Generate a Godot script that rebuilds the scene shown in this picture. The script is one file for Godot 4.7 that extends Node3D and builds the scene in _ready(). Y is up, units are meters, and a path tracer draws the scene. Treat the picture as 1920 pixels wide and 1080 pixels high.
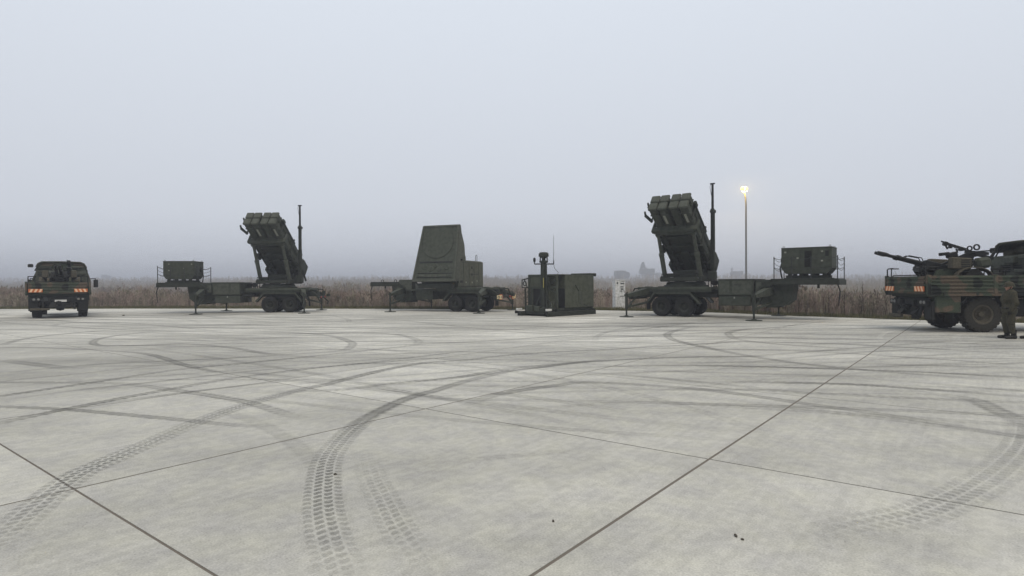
extends Node3D
# An apron of concrete in fog, with launchers, a radar, a shelter and two gun trucks parked along its edge.
# World: x to the right, y up, the camera looks along -z. "d" below means distance in front of the camera (d = -z).

const SLAB_TURN := 37.93      # degrees, direction of one family of joints
var M := {}
var used := {}
var rng := RandomNumberGenerator.new()


# ---------------------------------------------------------------- geometry collector
class Geo:
	var v := PackedVector3Array()
	var n := PackedVector3Array()
	var u := PackedVector2Array()
	var w := PackedVector2Array()
	var c := PackedColorArray()

	func tri(a: Vector3, b: Vector3, d: Vector3, na: Vector3, nb: Vector3, nd: Vector3) -> void:
		v.append(a); v.append(d); v.append(b)
		n.append(na); n.append(nd); n.append(nb)

	# a flat polygon (convex); turned so that it faces "out"
	func face(p: Array, out: Vector3) -> void:
		var nn := Vector3.ZERO
		for i in p.size():
			var a: Vector3 = p[i]
			var b: Vector3 = p[(i + 1) % p.size()]
			nn += a.cross(b)
		if nn.length() < 1e-9:
			return
		nn = nn.normalized()
		var q := p
		if nn.dot(out) < 0.0:
			q = p.duplicate()
			q.reverse()
			nn = -nn
		for i in range(1, q.size() - 1):
			tri(q[0], q[i], q[i + 1], nn, nn, nn)

	func box(at: Vector3, size: Vector3, b := Basis(), ch := 0.0) -> void:
		var h := size * 0.5
		var k := minf(ch, minf(h.x, minf(h.y, h.z)) * 0.6)
		for i in 3:
			var j := (i + 1) % 3
			var l := (i + 2) % 3
			for s in [-1.0, 1.0]:
				var q := []
				for e in [[-1.0, -1.0], [1.0, -1.0], [1.0, 1.0], [-1.0, 1.0]]:
					var t := Vector3.ZERO
					t[i] = s * h[i]
					t[j] = e[0] * (h[j] - k)
					t[l] = e[1] * (h[l] - k)
					q.append(at + b * t)
				var o := Vector3.ZERO
				o[i] = s
				face(q, b * o)
		if k <= 0.0:
			return
		for i in 3:
			var j := (i + 1) % 3
			var l := (i + 2) % 3
			for s in [-1.0, 1.0]:
				for r in [-1.0, 1.0]:
					var q := []
					for e in [[-1.0, 0], [1.0, 0], [1.0, 1], [-1.0, 1]]:
						var t := Vector3.ZERO
						t[i] = e[0] * (h[i] - k)
						t[j] = s * (h[j] - (k if e[1] == 0 else 0.0))
						t[l] = r * (h[l] - (0.0 if e[1] == 0 else k))
						q.append(at + b * t)
					var o := Vector3.ZERO
					o[j] = s
					o[l] = r
					face(q, b * o)
		for sx in [-1.0, 1.0]:
			for sy in [-1.0, 1.0]:
				for sz in [-1.0, 1.0]:
					var s := Vector3(sx, sy, sz)
					var q := []
					for i in 3:
						var t := s * h
						for a in 3:
							if a != i:
								t[a] -= s[a] * k
						q.append(at + b * t)
					face(q, b * s)

	# eight corners: four below and four above, in the same order
	func hexa(p: Array) -> void:
		var mid := Vector3.ZERO
		for q in p:
			mid += q
		mid /= 8.0
		for f in [[0, 1, 2, 3], [4, 5, 6, 7], [0, 1, 5, 4], [1, 2, 6, 5], [2, 3, 7, 6], [3, 0, 4, 7]]:
			var q := [p[f[0]], p[f[1]], p[f[2]], p[f[3]]]
			var m: Vector3 = (q[0] + q[1] + q[2] + q[3]) * 0.25
			face(q, m - mid)

	# a bar of rectangular section from a to b; widths and heights at both ends
	func beam(a: Vector3, b: Vector3, wa: float, ha: float, wb := -1.0, hb := -1.0) -> void:
		if wb < 0.0:
			wb = wa
			hb = ha
		var d := (b - a).normalized()
		var side := d.cross(Vector3.UP)
		side = Vector3.RIGHT if side.length() < 0.01 else side.normalized()
		var up := side.cross(d)
		var q := []
		for e in [[a, wa, ha], [b, wb, hb]]:
			for s in [[-1, -1], [1, -1], [1, 1], [-1, 1]]:
				q.append(e[0] + side * s[0] * e[1] * 0.5 + up * s[1] * e[2] * 0.5)
		hexa(q)

	# a polygon in the plane z = 0, extruded from z0 to z1, then placed by x
	func prism(poly: PackedVector2Array, z0: float, z1: float, x := Transform3D()) -> void:
		if Geometry2D.is_polygon_clockwise(poly):
			poly.reverse()
		for i in poly.size():
			var a := poly[i]
			var b := poly[(i + 1) % poly.size()]
			var o := Vector3(b.y - a.y, a.x - b.x, 0)
			face([x * Vector3(a.x, a.y, z0), x * Vector3(b.x, b.y, z0), x * Vector3(b.x, b.y, z1), x * Vector3(a.x, a.y, z1)], x.basis * o)
		var t := Geometry2D.triangulate_polygon(poly)
		for i in range(0, t.size(), 3):
			for e in [[z0, -1.0], [z1, 1.0]]:
				var q := []
				for k in 3:
					q.append(x * Vector3(poly[t[i + k]].x, poly[t[i + k]].y, e[0]))
				face(q, x.basis * Vector3(0, 0, e[1]))

	# a round bar through points
	func tube(p: Array, r: float, sides := 8, r_end := -1.0, caps := true) -> void:
		if r_end < 0.0:
			r_end = r
		var rings := []
		var norms := []
		var last := Vector3.ZERO
		for i in p.size():
			var d: Vector3 = (p[mini(i + 1, p.size() - 1)] - p[maxi(i - 1, 0)]).normalized()
			var s := last - d * last.dot(d)
			if s.length() < 0.01:
				s = d.cross(Vector3.UP if absf(d.y) < 0.9 else Vector3.RIGHT)
			s = s.normalized()
			last = s
			var t := d.cross(s)
			var rr := lerpf(r, r_end, float(i) / maxf(1.0, p.size() - 1))
			var ring := []
			var nr := []
			for k in sides:
				var a := TAU * k / sides
				var o := s * cos(a) + t * sin(a)
				ring.append(p[i] + o * rr)
				nr.append(o)
			rings.append(ring)
			norms.append(nr)
		for i in p.size() - 1:
			for k in sides:
				var l := (k + 1) % sides
				tri(rings[i][k], rings[i][l], rings[i + 1][l], norms[i][k], norms[i][l], norms[i][l])
				tri(rings[i][k], rings[i + 1][l], rings[i + 1][k], norms[i][k], norms[i][l], norms[i][k])
		if caps:
			face(rings[0], p[0] - p[1])
			face(rings[-1], p[-1] - p[-2])

	# a closed ring of round bar
	func hoop(at: Vector3, b: Basis, big: float, r: float, sides := 6, steps := 20) -> void:
		var p := []
		for i in steps + 1:
			var a := TAU * i / steps
			p.append(at + b * Vector3(cos(a) * big, sin(a) * big, 0))
		tube(p, r, sides, -1.0, false)

	# profile of (radius, along) turned round the z axis of x
	func lathe(prof: Array, x: Transform3D, sides := 20) -> void:
		for i in prof.size() - 1:
			var a: Vector2 = prof[i]
			var b: Vector2 = prof[i + 1]
			var nn := Vector2(b.y - a.y, a.x - b.x)
			if nn.length() < 1e-7:
				continue
			nn = nn.normalized()
			for k in sides:
				var e0 := TAU * k / sides
				var e1 := TAU * (k + 1) / sides
				var c0 := Vector2(cos(e0), sin(e0))
				var c1 := Vector2(cos(e1), sin(e1))
				var p00 := x * Vector3(c0.x * a.x, c0.y * a.x, a.y)
				var p01 := x * Vector3(c1.x * a.x, c1.y * a.x, a.y)
				var p10 := x * Vector3(c0.x * b.x, c0.y * b.x, b.y)
				var p11 := x * Vector3(c1.x * b.x, c1.y * b.x, b.y)
				var n0 := (x.basis * Vector3(c0.x * nn.x, c0.y * nn.x, nn.y)).normalized()
				var n1 := (x.basis * Vector3(c1.x * nn.x, c1.y * nn.x, nn.y)).normalized()
				if a.x > 1e-6:
					tri(p00, p01, p11, n0, n1, n1) if b.x > 1e-6 else tri(p00, p01, p10, n0, n1, n0)
				if b.x > 1e-6:
					tri(p00, p11, p10, n0, n1, n0)

	func mesh(m: Material) -> ArrayMesh:
		var a := []
		a.resize(Mesh.ARRAY_MAX)
		a[Mesh.ARRAY_VERTEX] = v
		a[Mesh.ARRAY_NORMAL] = n
		if u.size() == v.size():
			a[Mesh.ARRAY_TEX_UV] = u
		if w.size() == v.size():
			a[Mesh.ARRAY_TEX_UV2] = w
		if c.size() == v.size():
			a[Mesh.ARRAY_COLOR] = c
		var am := ArrayMesh.new()
		am.add_surface_from_arrays(Mesh.PRIMITIVE_TRIANGLES, a)
		am.surface_set_material(0, m)
		return am


# ---------------------------------------------------------------- scene tree helpers
func numbered(called: String) -> String:
	var k: int = used.get(called, 0)
	used[called] = k + 1
	return called if k == 0 else "%s_%03d" % [called, k]

func tag(o: Node3D, label: String, category := "", group := "", kind := "") -> Node3D:
	o.set_meta("label", label)
	if category: o.set_meta("category", category)
	if group: o.set_meta("group", group)
	if kind: o.set_meta("kind", kind)
	return o

func thing(called: String, at := Vector3.ZERO, turn := 0.0) -> Node3D:
	var o := Node3D.new()
	o.name = numbered(called)
	add_child(o)
	o.position = at
	o.rotation_degrees.y = turn
	return o

func put(called: String, g: Geo, m: Material, parent: Node3D = null) -> MeshInstance3D:
	return put_mesh(called, g.mesh(m), parent)

func put_mesh(called: String, me: Mesh, parent: Node3D = null, at := Transform3D()) -> MeshInstance3D:
	var o := MeshInstance3D.new()
	o.mesh = me
	if parent == null:
		o.name = numbered(called)
		add_child(o)
	else:
		o.name = called
		parent.add_child(o, true)
	o.transform = at
	return o

func one_box(called: String, at: Vector3, size: Vector3, m: Material, parent: Node3D, ch := 0.015, b := Basis()) -> MeshInstance3D:
	var g := Geo.new()
	g.box(at, size, b, ch)
	return put(called, g, m, parent)

func one_tube(called: String, p: Array, r: float, m: Material, parent: Node3D, sides := 8, r_end := -1.0) -> MeshInstance3D:
	var g := Geo.new()
	g.tube(p, r, sides, r_end)
	return put(called, g, m, parent)

func lin(r: float, g: float, b: float) -> Color:
	return Color(r, g, b).linear_to_srgb()

func catmull(p: PackedVector2Array, step: float) -> PackedVector2Array:
	var out := PackedVector2Array()
	for i in p.size() - 1:
		var a := p[maxi(i - 1, 0)]
		var b := p[i]
		var c := p[i + 1]
		var d := p[mini(i + 2, p.size() - 1)]
		var k := maxi(1, int(b.distance_to(c) / step))
		for j in k:
			out.append(b.cubic_interpolate(c, a, d, float(j) / k))
	out.append(p[-1])
	return out


# ---------------------------------------------------------------- materials
func noise_image(side: int, freq: float, octaves: int, sd: int, tall := 0) -> Image:
	var f := FastNoiseLite.new()
	f.noise_type = FastNoiseLite.TYPE_SIMPLEX_SMOOTH
	f.seed = sd
	f.frequency = freq
	f.fractal_octaves = octaves
	return f.get_seamless_image(side, tall if tall else side)

func paint(r: float, g: float, b: float, rough := 0.75, tex: Texture2D = null, size := 1.5) -> StandardMaterial3D:
	var m := StandardMaterial3D.new()
	m.albedo_color = lin(r, g, b)
	m.roughness = rough
	m.metallic_specular = 0.35
	if tex:
		m.albedo_texture = tex
		m.uv1_triplanar = true
		m.uv1_scale = Vector3.ONE / size
		m.uv1_triplanar_sharpness = 4.0
	return m

func ramp_texture(side: int, freq: float, octaves: int, sd: int, cols: Array, at: Array, hard := false) -> ImageTexture:
	var src := noise_image(side, freq, octaves, sd)
	src.convert(Image.FORMAT_L8)
	var d := src.get_data()
	var grain := noise_image(side, 0.15, 2, sd + 5)
	grain.convert(Image.FORMAT_L8)
	var gd := grain.get_data()
	var lut := []
	for i in 256:
		var t := i / 255.0
		var k := 0
		while k < at.size() - 2 and t > at[k + 1]:
			k += 1
		var f := clampf((t - at[k]) / maxf(1e-4, at[k + 1] - at[k]), 0.0, 1.0)
		if hard:
			f = smoothstep(0.93, 1.0, f)
		var a: Color = cols[k]
		lut.append(a.lerp(cols[k + 1], f))
	var o := PackedByteArray()
	o.resize(side * side * 3)
	for i in side * side:
		var c: Color = lut[d[i]]
		var k := 255.0 * (0.86 + 0.26 * gd[i] / 255.0)
		o[i * 3] = mini(255, int(c.r * k))
		o[i * 3 + 1] = mini(255, int(c.g * k))
		o[i * 3 + 2] = mini(255, int(c.b * k))
	return ImageTexture.create_from_image(Image.create_from_data(side, side, false, Image.FORMAT_RGB8, o))

func make_materials() -> void:
	var w := Color.WHITE
	var dust := ramp_texture(512, 0.012, 5, 3, [Color(0.74, 0.74, 0.72), Color(0.88, 0.88, 0.86), Color(0.95, 0.945, 0.93), w], [0.0, 0.42, 0.62, 1.0])
	var camo := ramp_texture(512, 0.011, 2, 12, [lin(0.012, 0.013, 0.013), lin(0.012, 0.013, 0.013), lin(0.05, 0.062, 0.043), lin(0.05, 0.062, 0.043), lin(0.115, 0.085, 0.062), lin(0.115, 0.085, 0.062)], [0.0, 0.27, 0.33, 0.56, 0.62, 1.0])
	var cloth := ramp_texture(256, 0.03, 3, 21, [lin(0.014, 0.014, 0.010), lin(0.042, 0.043, 0.028), lin(0.06, 0.05, 0.034), lin(0.032, 0.035, 0.021)], [0.0, 0.4, 0.55, 1.0])
	M.green = paint(0.058, 0.066, 0.052, 0.72, dust, 2.2)
	M.green_light = paint(0.078, 0.086, 0.07, 0.7, dust, 1.7)
	M.green_dark = paint(0.036, 0.041, 0.034, 0.75, dust, 2.0)
	M.shelter = paint(0.082, 0.09, 0.066, 0.68, dust, 2.6)
	M.dark = paint(0.016, 0.017, 0.017, 0.7, dust, 1.2)
	M.metal = paint(0.06, 0.063, 0.066, 0.5, dust, 0.8)
	M.metal.metallic = 0.6
	M.tyre = paint(0.017, 0.017, 0.0165, 0.88, dust, 0.7)
	M.tyre_dusty = paint(0.036, 0.034, 0.03, 0.9, dust, 0.6)
	M.rim = paint(0.035, 0.038, 0.031, 0.8, dust, 0.6)
	M.rim_dusty = paint(0.095, 0.085, 0.065, 0.85, dust, 0.6)
	M.camo = paint(0.9, 0.92, 0.9, 0.8, camo, 6.5)
	M.cloth = paint(1, 1, 1, 0.95, cloth, 0.5)
	M.canvas = paint(0.055, 0.056, 0.042, 0.95, dust, 0.8)
	M.skin = paint(0.36, 0.2, 0.14, 0.6)
	M.skin.subsurf_scatter_enabled = true
	M.skin.subsurf_scatter_strength = 0.15
	M.leather = paint(0.012, 0.011, 0.01, 0.55)
	M.white = paint(0.8, 0.81, 0.83, 0.6, dust, 1.5)
	M.pale = paint(0.33, 0.34, 0.3, 0.7, dust, 0.8)
	M.plate = paint(0.6, 0.6, 0.58, 0.5)
	M.marker = paint(0.75, 0.62, 0.38, 0.5)
	M.orange = paint(0.5, 0.13, 0.035, 0.5)
	M.stripe_pale = paint(0.75, 0.5, 0.33, 0.5)
	M.red = paint(0.25, 0.02, 0.015, 0.4)
	M.lens = paint(0.2, 0.2, 0.19, 0.25)
	M.yellow = paint(0.3, 0.27, 0.08, 0.7)
	M.gunmetal = paint(0.018, 0.019, 0.02, 0.5, dust, 0.5)
	M.gunmetal.metallic = 0.3
	M.pole = paint(0.26, 0.265, 0.28, 0.55, dust, 1.0)
	M.pole.metallic = 0.5
	M.stone = paint(0.075, 0.066, 0.055, 0.95)
	M.stalk = paint(0.05, 0.036, 0.026, 0.95)


# ---------------------------------------------------------------- the apron
var wear: PackedByteArray
var wear_id: PackedInt32Array
var wear_now := 0
const WW := 2048
const WH := 1332
const WX0 := -48.0
const WD0 := -6.0
const WSX := 80.0
const WSD := 52.0

# a dark rubber mark on the concrete along points (x, d), kept in the wear map
func scuff(p: Array, width: float, strength: float, treaded: bool, ends := 1.5) -> void:
	wear_now += 1
	var q := PackedVector2Array()
	for i in range(0, p.size(), 2):
		q.append(Vector2(p[i], p[i + 1]))
	var px := WSX / WW
	q = catmull(q, px * 0.7)
	var half := width * 0.37
	var total := q.size() * px * 0.7
	var phase := rng.randf() * 9.0
	for i in q.size() - 1:
		var d := (q[i + 1] - q[i])
		if d.length() < 1e-6:
			continue
		d = d.normalized()
		var side := Vector2(-d.y, d.x)
		var along := i * px * 0.7
		var fade := clampf(minf(along, total - along) / ends, 0.0, 1.0) * (0.72 + 0.28 * sin(along * 0.9 + phase) * sin(along * 0.37 + phase * 2.0))
		var k := int(ceil(half / px * 1.4))
		for j in range(-k, k + 1):
			var o := j / 1.4 * px
			var e := absf(o) / half
			if e > 1.0:
				continue
			var s := strength * fade * (1.0 - smoothstep(0.72, 1.0, e)) * (0.62 + 0.38 * smoothstep(0.15, 0.7, e))
			if treaded:
				s *= 0.55 + 0.6 * (0.5 + 0.5 * sin(TAU * (along + absf(o) * 0.5) / 0.17))
			var at := q[i] + side * o
			var ix := int((at.x - WX0) / px)
			var iy := int((at.y - WD0) / px)
			if ix < 0 or iy < 0 or ix >= WW or iy >= WH:
				continue
			var id := iy * WW + ix
			if wear_id[id] == wear_now:
				continue
			wear_id[id] = wear_now
			wear[id] = mini(252, int(wear[id] * (1.0 - s)))

func edge_at(x: float) -> float:
	var px := [-90.0, -60.0, -30.0, -13.0, -6.3, 5.85, 12.6, 15.5, 17.6, 19.2, 24.0, 45.0]
	var pd := [48.6, 48.4, 47.8, 45.7, 44.3, 41.2, 37.2, 32.6, 30.6, 28.6, 25.0, 12.0]
	for i in px.size() - 1:
		if x <= px[i + 1]:
			return lerpf(pd[i], pd[i + 1], clampf((x - px[i]) / (px[i + 1] - px[i]), 0.0, 1.0))
	return 12.0

func ground_y(x: float, d: float) -> float:
	var e := d - edge_at(x)
	var y := -0.09 + 0.02 * clampf(e, 0.0, 3.0)
	if d > 52.0:
		y += 3.0 * pow(clampf((d - 52.0) / 100.0, 0.0, 1.0), 1.25)
	if d > 152.0:
		y += minf(d - 152.0, 120.0) * 0.014
	return y

func make_wear() -> ImageTexture:
	wear = PackedByteArray()
	var a := noise_image(1024, 0.006, 5, 41, 666)
	a.resize(WW, WH, Image.INTERPOLATE_CUBIC)
	a.convert(Image.FORMAT_L8)
	# long faint streaks, as wheels and brooms leave them across the apron
	var b := noise_image(256, 0.02, 4, 42, 1332)
	b.resize(WW, WH, Image.INTERPOLATE_CUBIC)
	b.convert(Image.FORMAT_L8)
	var c := noise_image(1024, 0.05, 4, 43, 666)
	c.resize(WW, WH, Image.INTERPOLATE_CUBIC)
	c.convert(Image.FORMAT_L8)
	var da := a.get_data()
	var db := b.get_data()
	var dc := c.get_data()
	wear.resize(WW * WH)
	wear_id.resize(WW * WH)
	for i in WW * WH:
		wear[i] = mini(252, 170 + ((da[i] * 52 + db[i] * 26 + dc[i] * 18) >> 8))
	# marks that can be followed one by one
	scuff([-15.48, 18.06, -16.57, 20.24, -16.86, 22.21, -16.32, 24.27, -15.35, 26.06], 0.36, 0.37, false)
	scuff([-14.05, 23.59, -14.26, 21.39, -13.65, 19.52, -12.28, 17.92, -10.71, 18.18, -9.92, 18.30, -8.07, 17.14, -5.95, 15.13], 0.34, 0.32, false)
	scuff([-15.07, 17.58, -13.11, 17.20, -10.96, 16.43, -9.37, 15.49, -7.29, 13.37, -5.85, 12.12], 0.3, 0.30, false)
	scuff([-12.43, 14.49, -10.56, 13.47, -9.23, 12.75], 0.5, 0.24, false)
	scuff([-10.85, 10.94, -9.51, 11.09, -7.45, 10.97, -6.60, 10.66, -5.69, 10.15, -4.83, 9.64, -3.99, 9.06, -3.09, 8.22, -2.58, 7.79], 0.3, 0.32, true)
	scuff([-8.51, 8.57, -8.30, 9.68, -7.78, 10.98, -7.11, 12.69, -6.07, 13.78, -4.48, 15.66, -2.57, 17.98], 0.3, 0.37, true)
	scuff([-7.96, 9.27, -7.50, 10.15, -6.57, 11.13, -5.19, 12.63, -3.79, 13.25, -0.89, 16.43], 0.25, 0.26, false)
	scuff([-6.80, 7.17, -6.68, 7.78, -6.42, 8.79, -5.90, 10.26, -5.18, 11.74, -3.79, 13.25, -1.33, 14.85], 0.3, 0.40, true)
	scuff([-6.42, 8.79, -5.55, 9.85, -4.48, 10.89, -3.33, 11.62], 0.22, 0.28, false)
	scuff([-8.60, 9.08, -7.60, 8.86, -6.36, 8.60, -4.75, 8.05, -3.34, 7.57, -2.86, 7.80], 0.2, 0.32, false)
	scuff([-3.06, 11.04, -2.57, 10.61, -1.64, 9.80, -0.71, 9.07, -0.34, 8.78], 0.28, 0.26, true)
	scuff([-4.35, 9.87, -2.92, 10.19, -2.13, 10.83, -1.06, 11.49, 0.07, 12.71, 2.42, 14.28], 0.28, 0.32, true)
	scuff([-0.69, 8.79, -0.18, 9.72, 0.74, 10.47, 1.41, 10.80, 2.91, 10.20, 3.71, 9.53, 4.33, 8.79, 4.89, 8.19, 5.44, 7.43, 6.00, 6.59], 0.34, 0.32, false)
	scuff([-0.16, 8.30, 0.61, 8.64, 1.99, 9.05], 0.25, 0.16, true)
	scuff([-0.94, 5.79, -0.44, 6.03, 0.10, 6.21, 0.92, 6.46, 1.29, 6.61], 0.25, 0.15, true)
	scuff([-10.17, 23.10, -8.03, 22.47, -6.37, 20.99, -5.17, 18.95, -4.76, 17.76, -4.67, 16.31, -5.62, 15.71], 0.4, 0.30, false)
	scuff([-8.22, 23.00, -6.47, 22.64, -4.24, 21.55, -3.04, 19.21, -2.90, 17.52], 0.4, 0.24, false)
	scuff([9.66, 23.90, 8.08, 22.09, 7.51, 20.71, 7.20, 18.91, 7.98, 17.21, 9.56, 16.00], 0.4, 0.30, false)
	scuff([7.56, 24.96, 5.81, 21.97, 5.22, 19.98, 5.17, 18.13, 5.67, 15.16, 6.09, 13.85, 6.46, 13.10, 7.13, 12.25, 8.98, 10.71], 0.4, 0.32, false)
	scuff([0.70, 19.80, 5.81, 20.36, 9.08, 19.59, 11.89, 18.51, 14.13, 16.50], 0.35, 0.32, false)
	scuff([5.59, 18.45, 8.78, 17.80, 10.98, 16.35, 12.56, 14.67], 0.35, 0.34, false)
	scuff([4.91, 16.19, 7.56, 15.69, 9.49, 14.24, 10.94, 12.78], 0.35, 0.30, false)
	scuff([1.01, 12.68, 3.71, 13.01, 6.82, 12.34, 8.55, 11.69, 9.94, 10.93], 0.3, 0.38, false)
	scuff([3.48, 10.86, 4.65, 10.71, 5.81, 10.51, 6.75, 10.05, 8.26, 9.07], 0.3, 0.37, false)
	scuff([6.44, 9.80, 6.96, 9.15, 6.74, 8.37, 6.48, 7.62, 6.20, 6.94], 0.45, 0.28, true)
	scuff([3.24, 5.57, 3.58, 5.33, 4.00, 5.26], 0.22, 0.21, true)
	scuff([4.84, 7.36, 4.81, 6.85, 4.76, 6.26, 4.84, 6.00], 0.22, 0.17, false)
	scuff([0.03, 5.69, 0.37, 5.33, 0.68, 4.99], 0.12, 0.17, true)
	scuff([1.88, 4.05, 2.14, 3.76, 2.34, 3.65], 0.15, 0.19, true)
	scuff([-3.96, 8.98, -3.59, 10.20, -3.30, 10.75, -3.20, 11.16, -2.66, 12.55, -1.96, 13.65, -1.10, 14.10, -0.27, 14.92, 1.11, 15.70, 2.61, 16.28, 7.21, 18.38], 0.34, 0.40, true)
	scuff([-1.95, 6.66, -1.97, 7.35, -1.91, 8.19, -1.65, 9.34, -1.32, 9.99, -0.86, 10.98, -0.04, 12.32, 0.45, 12.70, 1.79, 13.71, 4.03, 14.44, 6.36, 14.57], 0.34, 0.40, false)
	scuff([-10.51, 12.25, -9.31, 13.71, -7.05, 14.62, -3.85, 16.55], 0.4, 0.21, false)
	scuff([-4.95, 17.31, -1.01, 18.76, 3.78, 22.33, 8.18, 26.99], 0.4, 0.24, false)
	scuff([-5.72, 30.48, -2.29, 25.57, -0.01, 22.54, 2.56, 20.53], 0.4, 0.21, false)
	scuff([-13.06, 36.57, -10.66, 35.10, -8.77, 31.67, -7.87, 28.89], 0.4, 0.17, false)
	scuff([-20.24, 26.36, -21.41, 28.22, -21.30, 29.83, -17.72, 28.36, -11.17, 23.16], 0.4, 0.21, false)
	scuff([2.90, 6.65, 3.54, 6.73, 3.99, 6.58], 0.2, 0.10, false)
	# the many faint ones across the far half, wide loops of vehicles that turned here
	var r2 := RandomNumberGenerator.new()
	r2.seed = 77
	for i in 95:
		var q0 := Vector2(r2.randf_range(-12, 9), r2.randf_range(9, 19))
		var a0 := r2.randf_range(-0.7, 0.7)
		var b0 := r2.randf_range(-1.0, 1.0) / r2.randf_range(7.0, 40.0)
		var p0 := []
		for k in r2.randi_range(4, 9):
			p0.append(q0.x); p0.append(q0.y)
			q0 += Vector2(cos(a0), sin(a0)) * 1.5
			a0 += b0 * 1.5
		scuff(p0, r2.randf_range(0.2, 0.36), r2.randf_range(0.08, 0.2), i % 3 == 0, 2.5)
	# drips and dirt where the vehicles stand
	for e in [[-14.0, 39.6], [-16.2, 40.2], [-19.0, 39.9], [-3.0, 39.6], [-5.0, 40.6], [9.3, 32.6], [10.6, 31.6], [12.6, 30.4], [16.9, 21.4], [17.8, 22.0], [-26.5, 35.0], [2.6, 33.9], [3.9, 35.3]]:
		for k in 5:
			var q0 := Vector2(e[0], e[1]) + Vector2(r2.randfn(), r2.randfn()) * 0.6
			var le := r2.randf_range(0.3, 1.2)
			scuff([q0.x, q0.y, q0.x + le, q0.y + r2.randf_range(-0.3, 0.3)], r2.randf_range(0.4, 1.1), r2.randf_range(0.08, 0.3), false, 0.5)
	for i in 230:
		var at := Vector2(r2.randf_range(-34, 26), r2.randf_range(18, 40))
		var dir := r2.randf_range(-0.45, 0.45) + (PI if r2.randf() < 0.5 else 0.0)
		var bend := r2.randf_range(-1.0, 1.0) / r2.randf_range(9.0, 60.0)
		var pair: Vector2
		var p1 := []
		var p2 := []
		for k in r2.randi_range(6, 14):
			if at.y < 17.0 or at.y > 46.0:
				break
			pair = Vector2(-sin(dir), cos(dir)) * 2.05
			p1.append(at.x); p1.append(at.y)
			p2.append(at.x + pair.x); p2.append(at.y + pair.y)
			at += Vector2(cos(dir), sin(dir)) * 2.0
			dir += bend * 2.0
		if p1.size() < 6:
			continue
		var s := r2.randf_range(0.12, 0.36) * (-0.45 if i % 4 == 3 else 1.0)
		scuff(p1, r2.randf_range(0.2, 0.38), s, false, 3.0)
		if r2.randf() < 0.7:
			scuff(p2, 0.3, s * 0.8, false, 3.0)
	var o := Image.create_from_data(WW, WH, false, Image.FORMAT_L8, wear)
	o.convert(Image.FORMAT_RGB8)
	return ImageTexture.create_from_image(o)

func make_concrete() -> StandardMaterial3D:
	var side := 1024
	var grain := noise_image(side, 0.22, 3, 51)
	grain.convert(Image.FORMAT_L8)
	var broom := noise_image(side, 0.05, 4, 52, 64)
	broom.resize(side, side, Image.INTERPOLATE_BILINEAR)
	broom.convert(Image.FORMAT_L8)
	var blot := noise_image(side, 0.009, 5, 53)
	blot.convert(Image.FORMAT_L8)
	var mott := noise_image(side, 0.03, 6, 57)
	mott.convert(Image.FORMAT_L8)
	var dm := mott.get_data()
	var dg := grain.get_data()
	var db := broom.get_data()
	var dl := blot.get_data()
	var o := PackedByteArray()
	o.resize(side * side * 3)
	var h := PackedByteArray()
	h.resize(side * side)
	for i in side * side:
		var t := 0.775 + 0.19 * dg[i] / 255.0 + 0.06 * db[i] / 255.0 + 0.075 * dl[i] / 255.0 + 0.035 * smoothstep(105.0, 155.0, dm[i])
		if dg[i] < 40:
			t -= 0.13
		t *= 0.92
		var warm := dl[i] / 255.0
		o[i * 3] = mini(255, int(255.0 * t * 0.995))
		o[i * 3 + 1] = mini(255, int(255.0 * t))
		o[i * 3 + 2] = mini(255, int(255.0 * t * (0.985 - 0.035 * warm)))
		h[i] = (dg[i] + db[i]) >> 1
	var m := StandardMaterial3D.new()
	m.albedo_texture = ImageTexture.create_from_image(Image.create_from_data(side, side, false, Image.FORMAT_RGB8, o))
	m.albedo_color = lin(0.872, 0.848, 0.838)
	m.roughness = 0.88
	m.metallic_specular = 0.4
	m.vertex_color_use_as_albedo = true
	var bump := Image.create_from_data(side, side, false, Image.FORMAT_L8, h)
	m.heightmap_enabled = true
	m.heightmap_texture = ImageTexture.create_from_image(bump)
	m.heightmap_scale = 0.25
	m.detail_enabled = true
	m.detail_blend_mode = BaseMaterial3D.BLEND_MODE_MUL
	m.detail_uv_layer = BaseMaterial3D.DETAIL_UV_2
	m.detail_albedo = make_wear()
	return m

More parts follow.
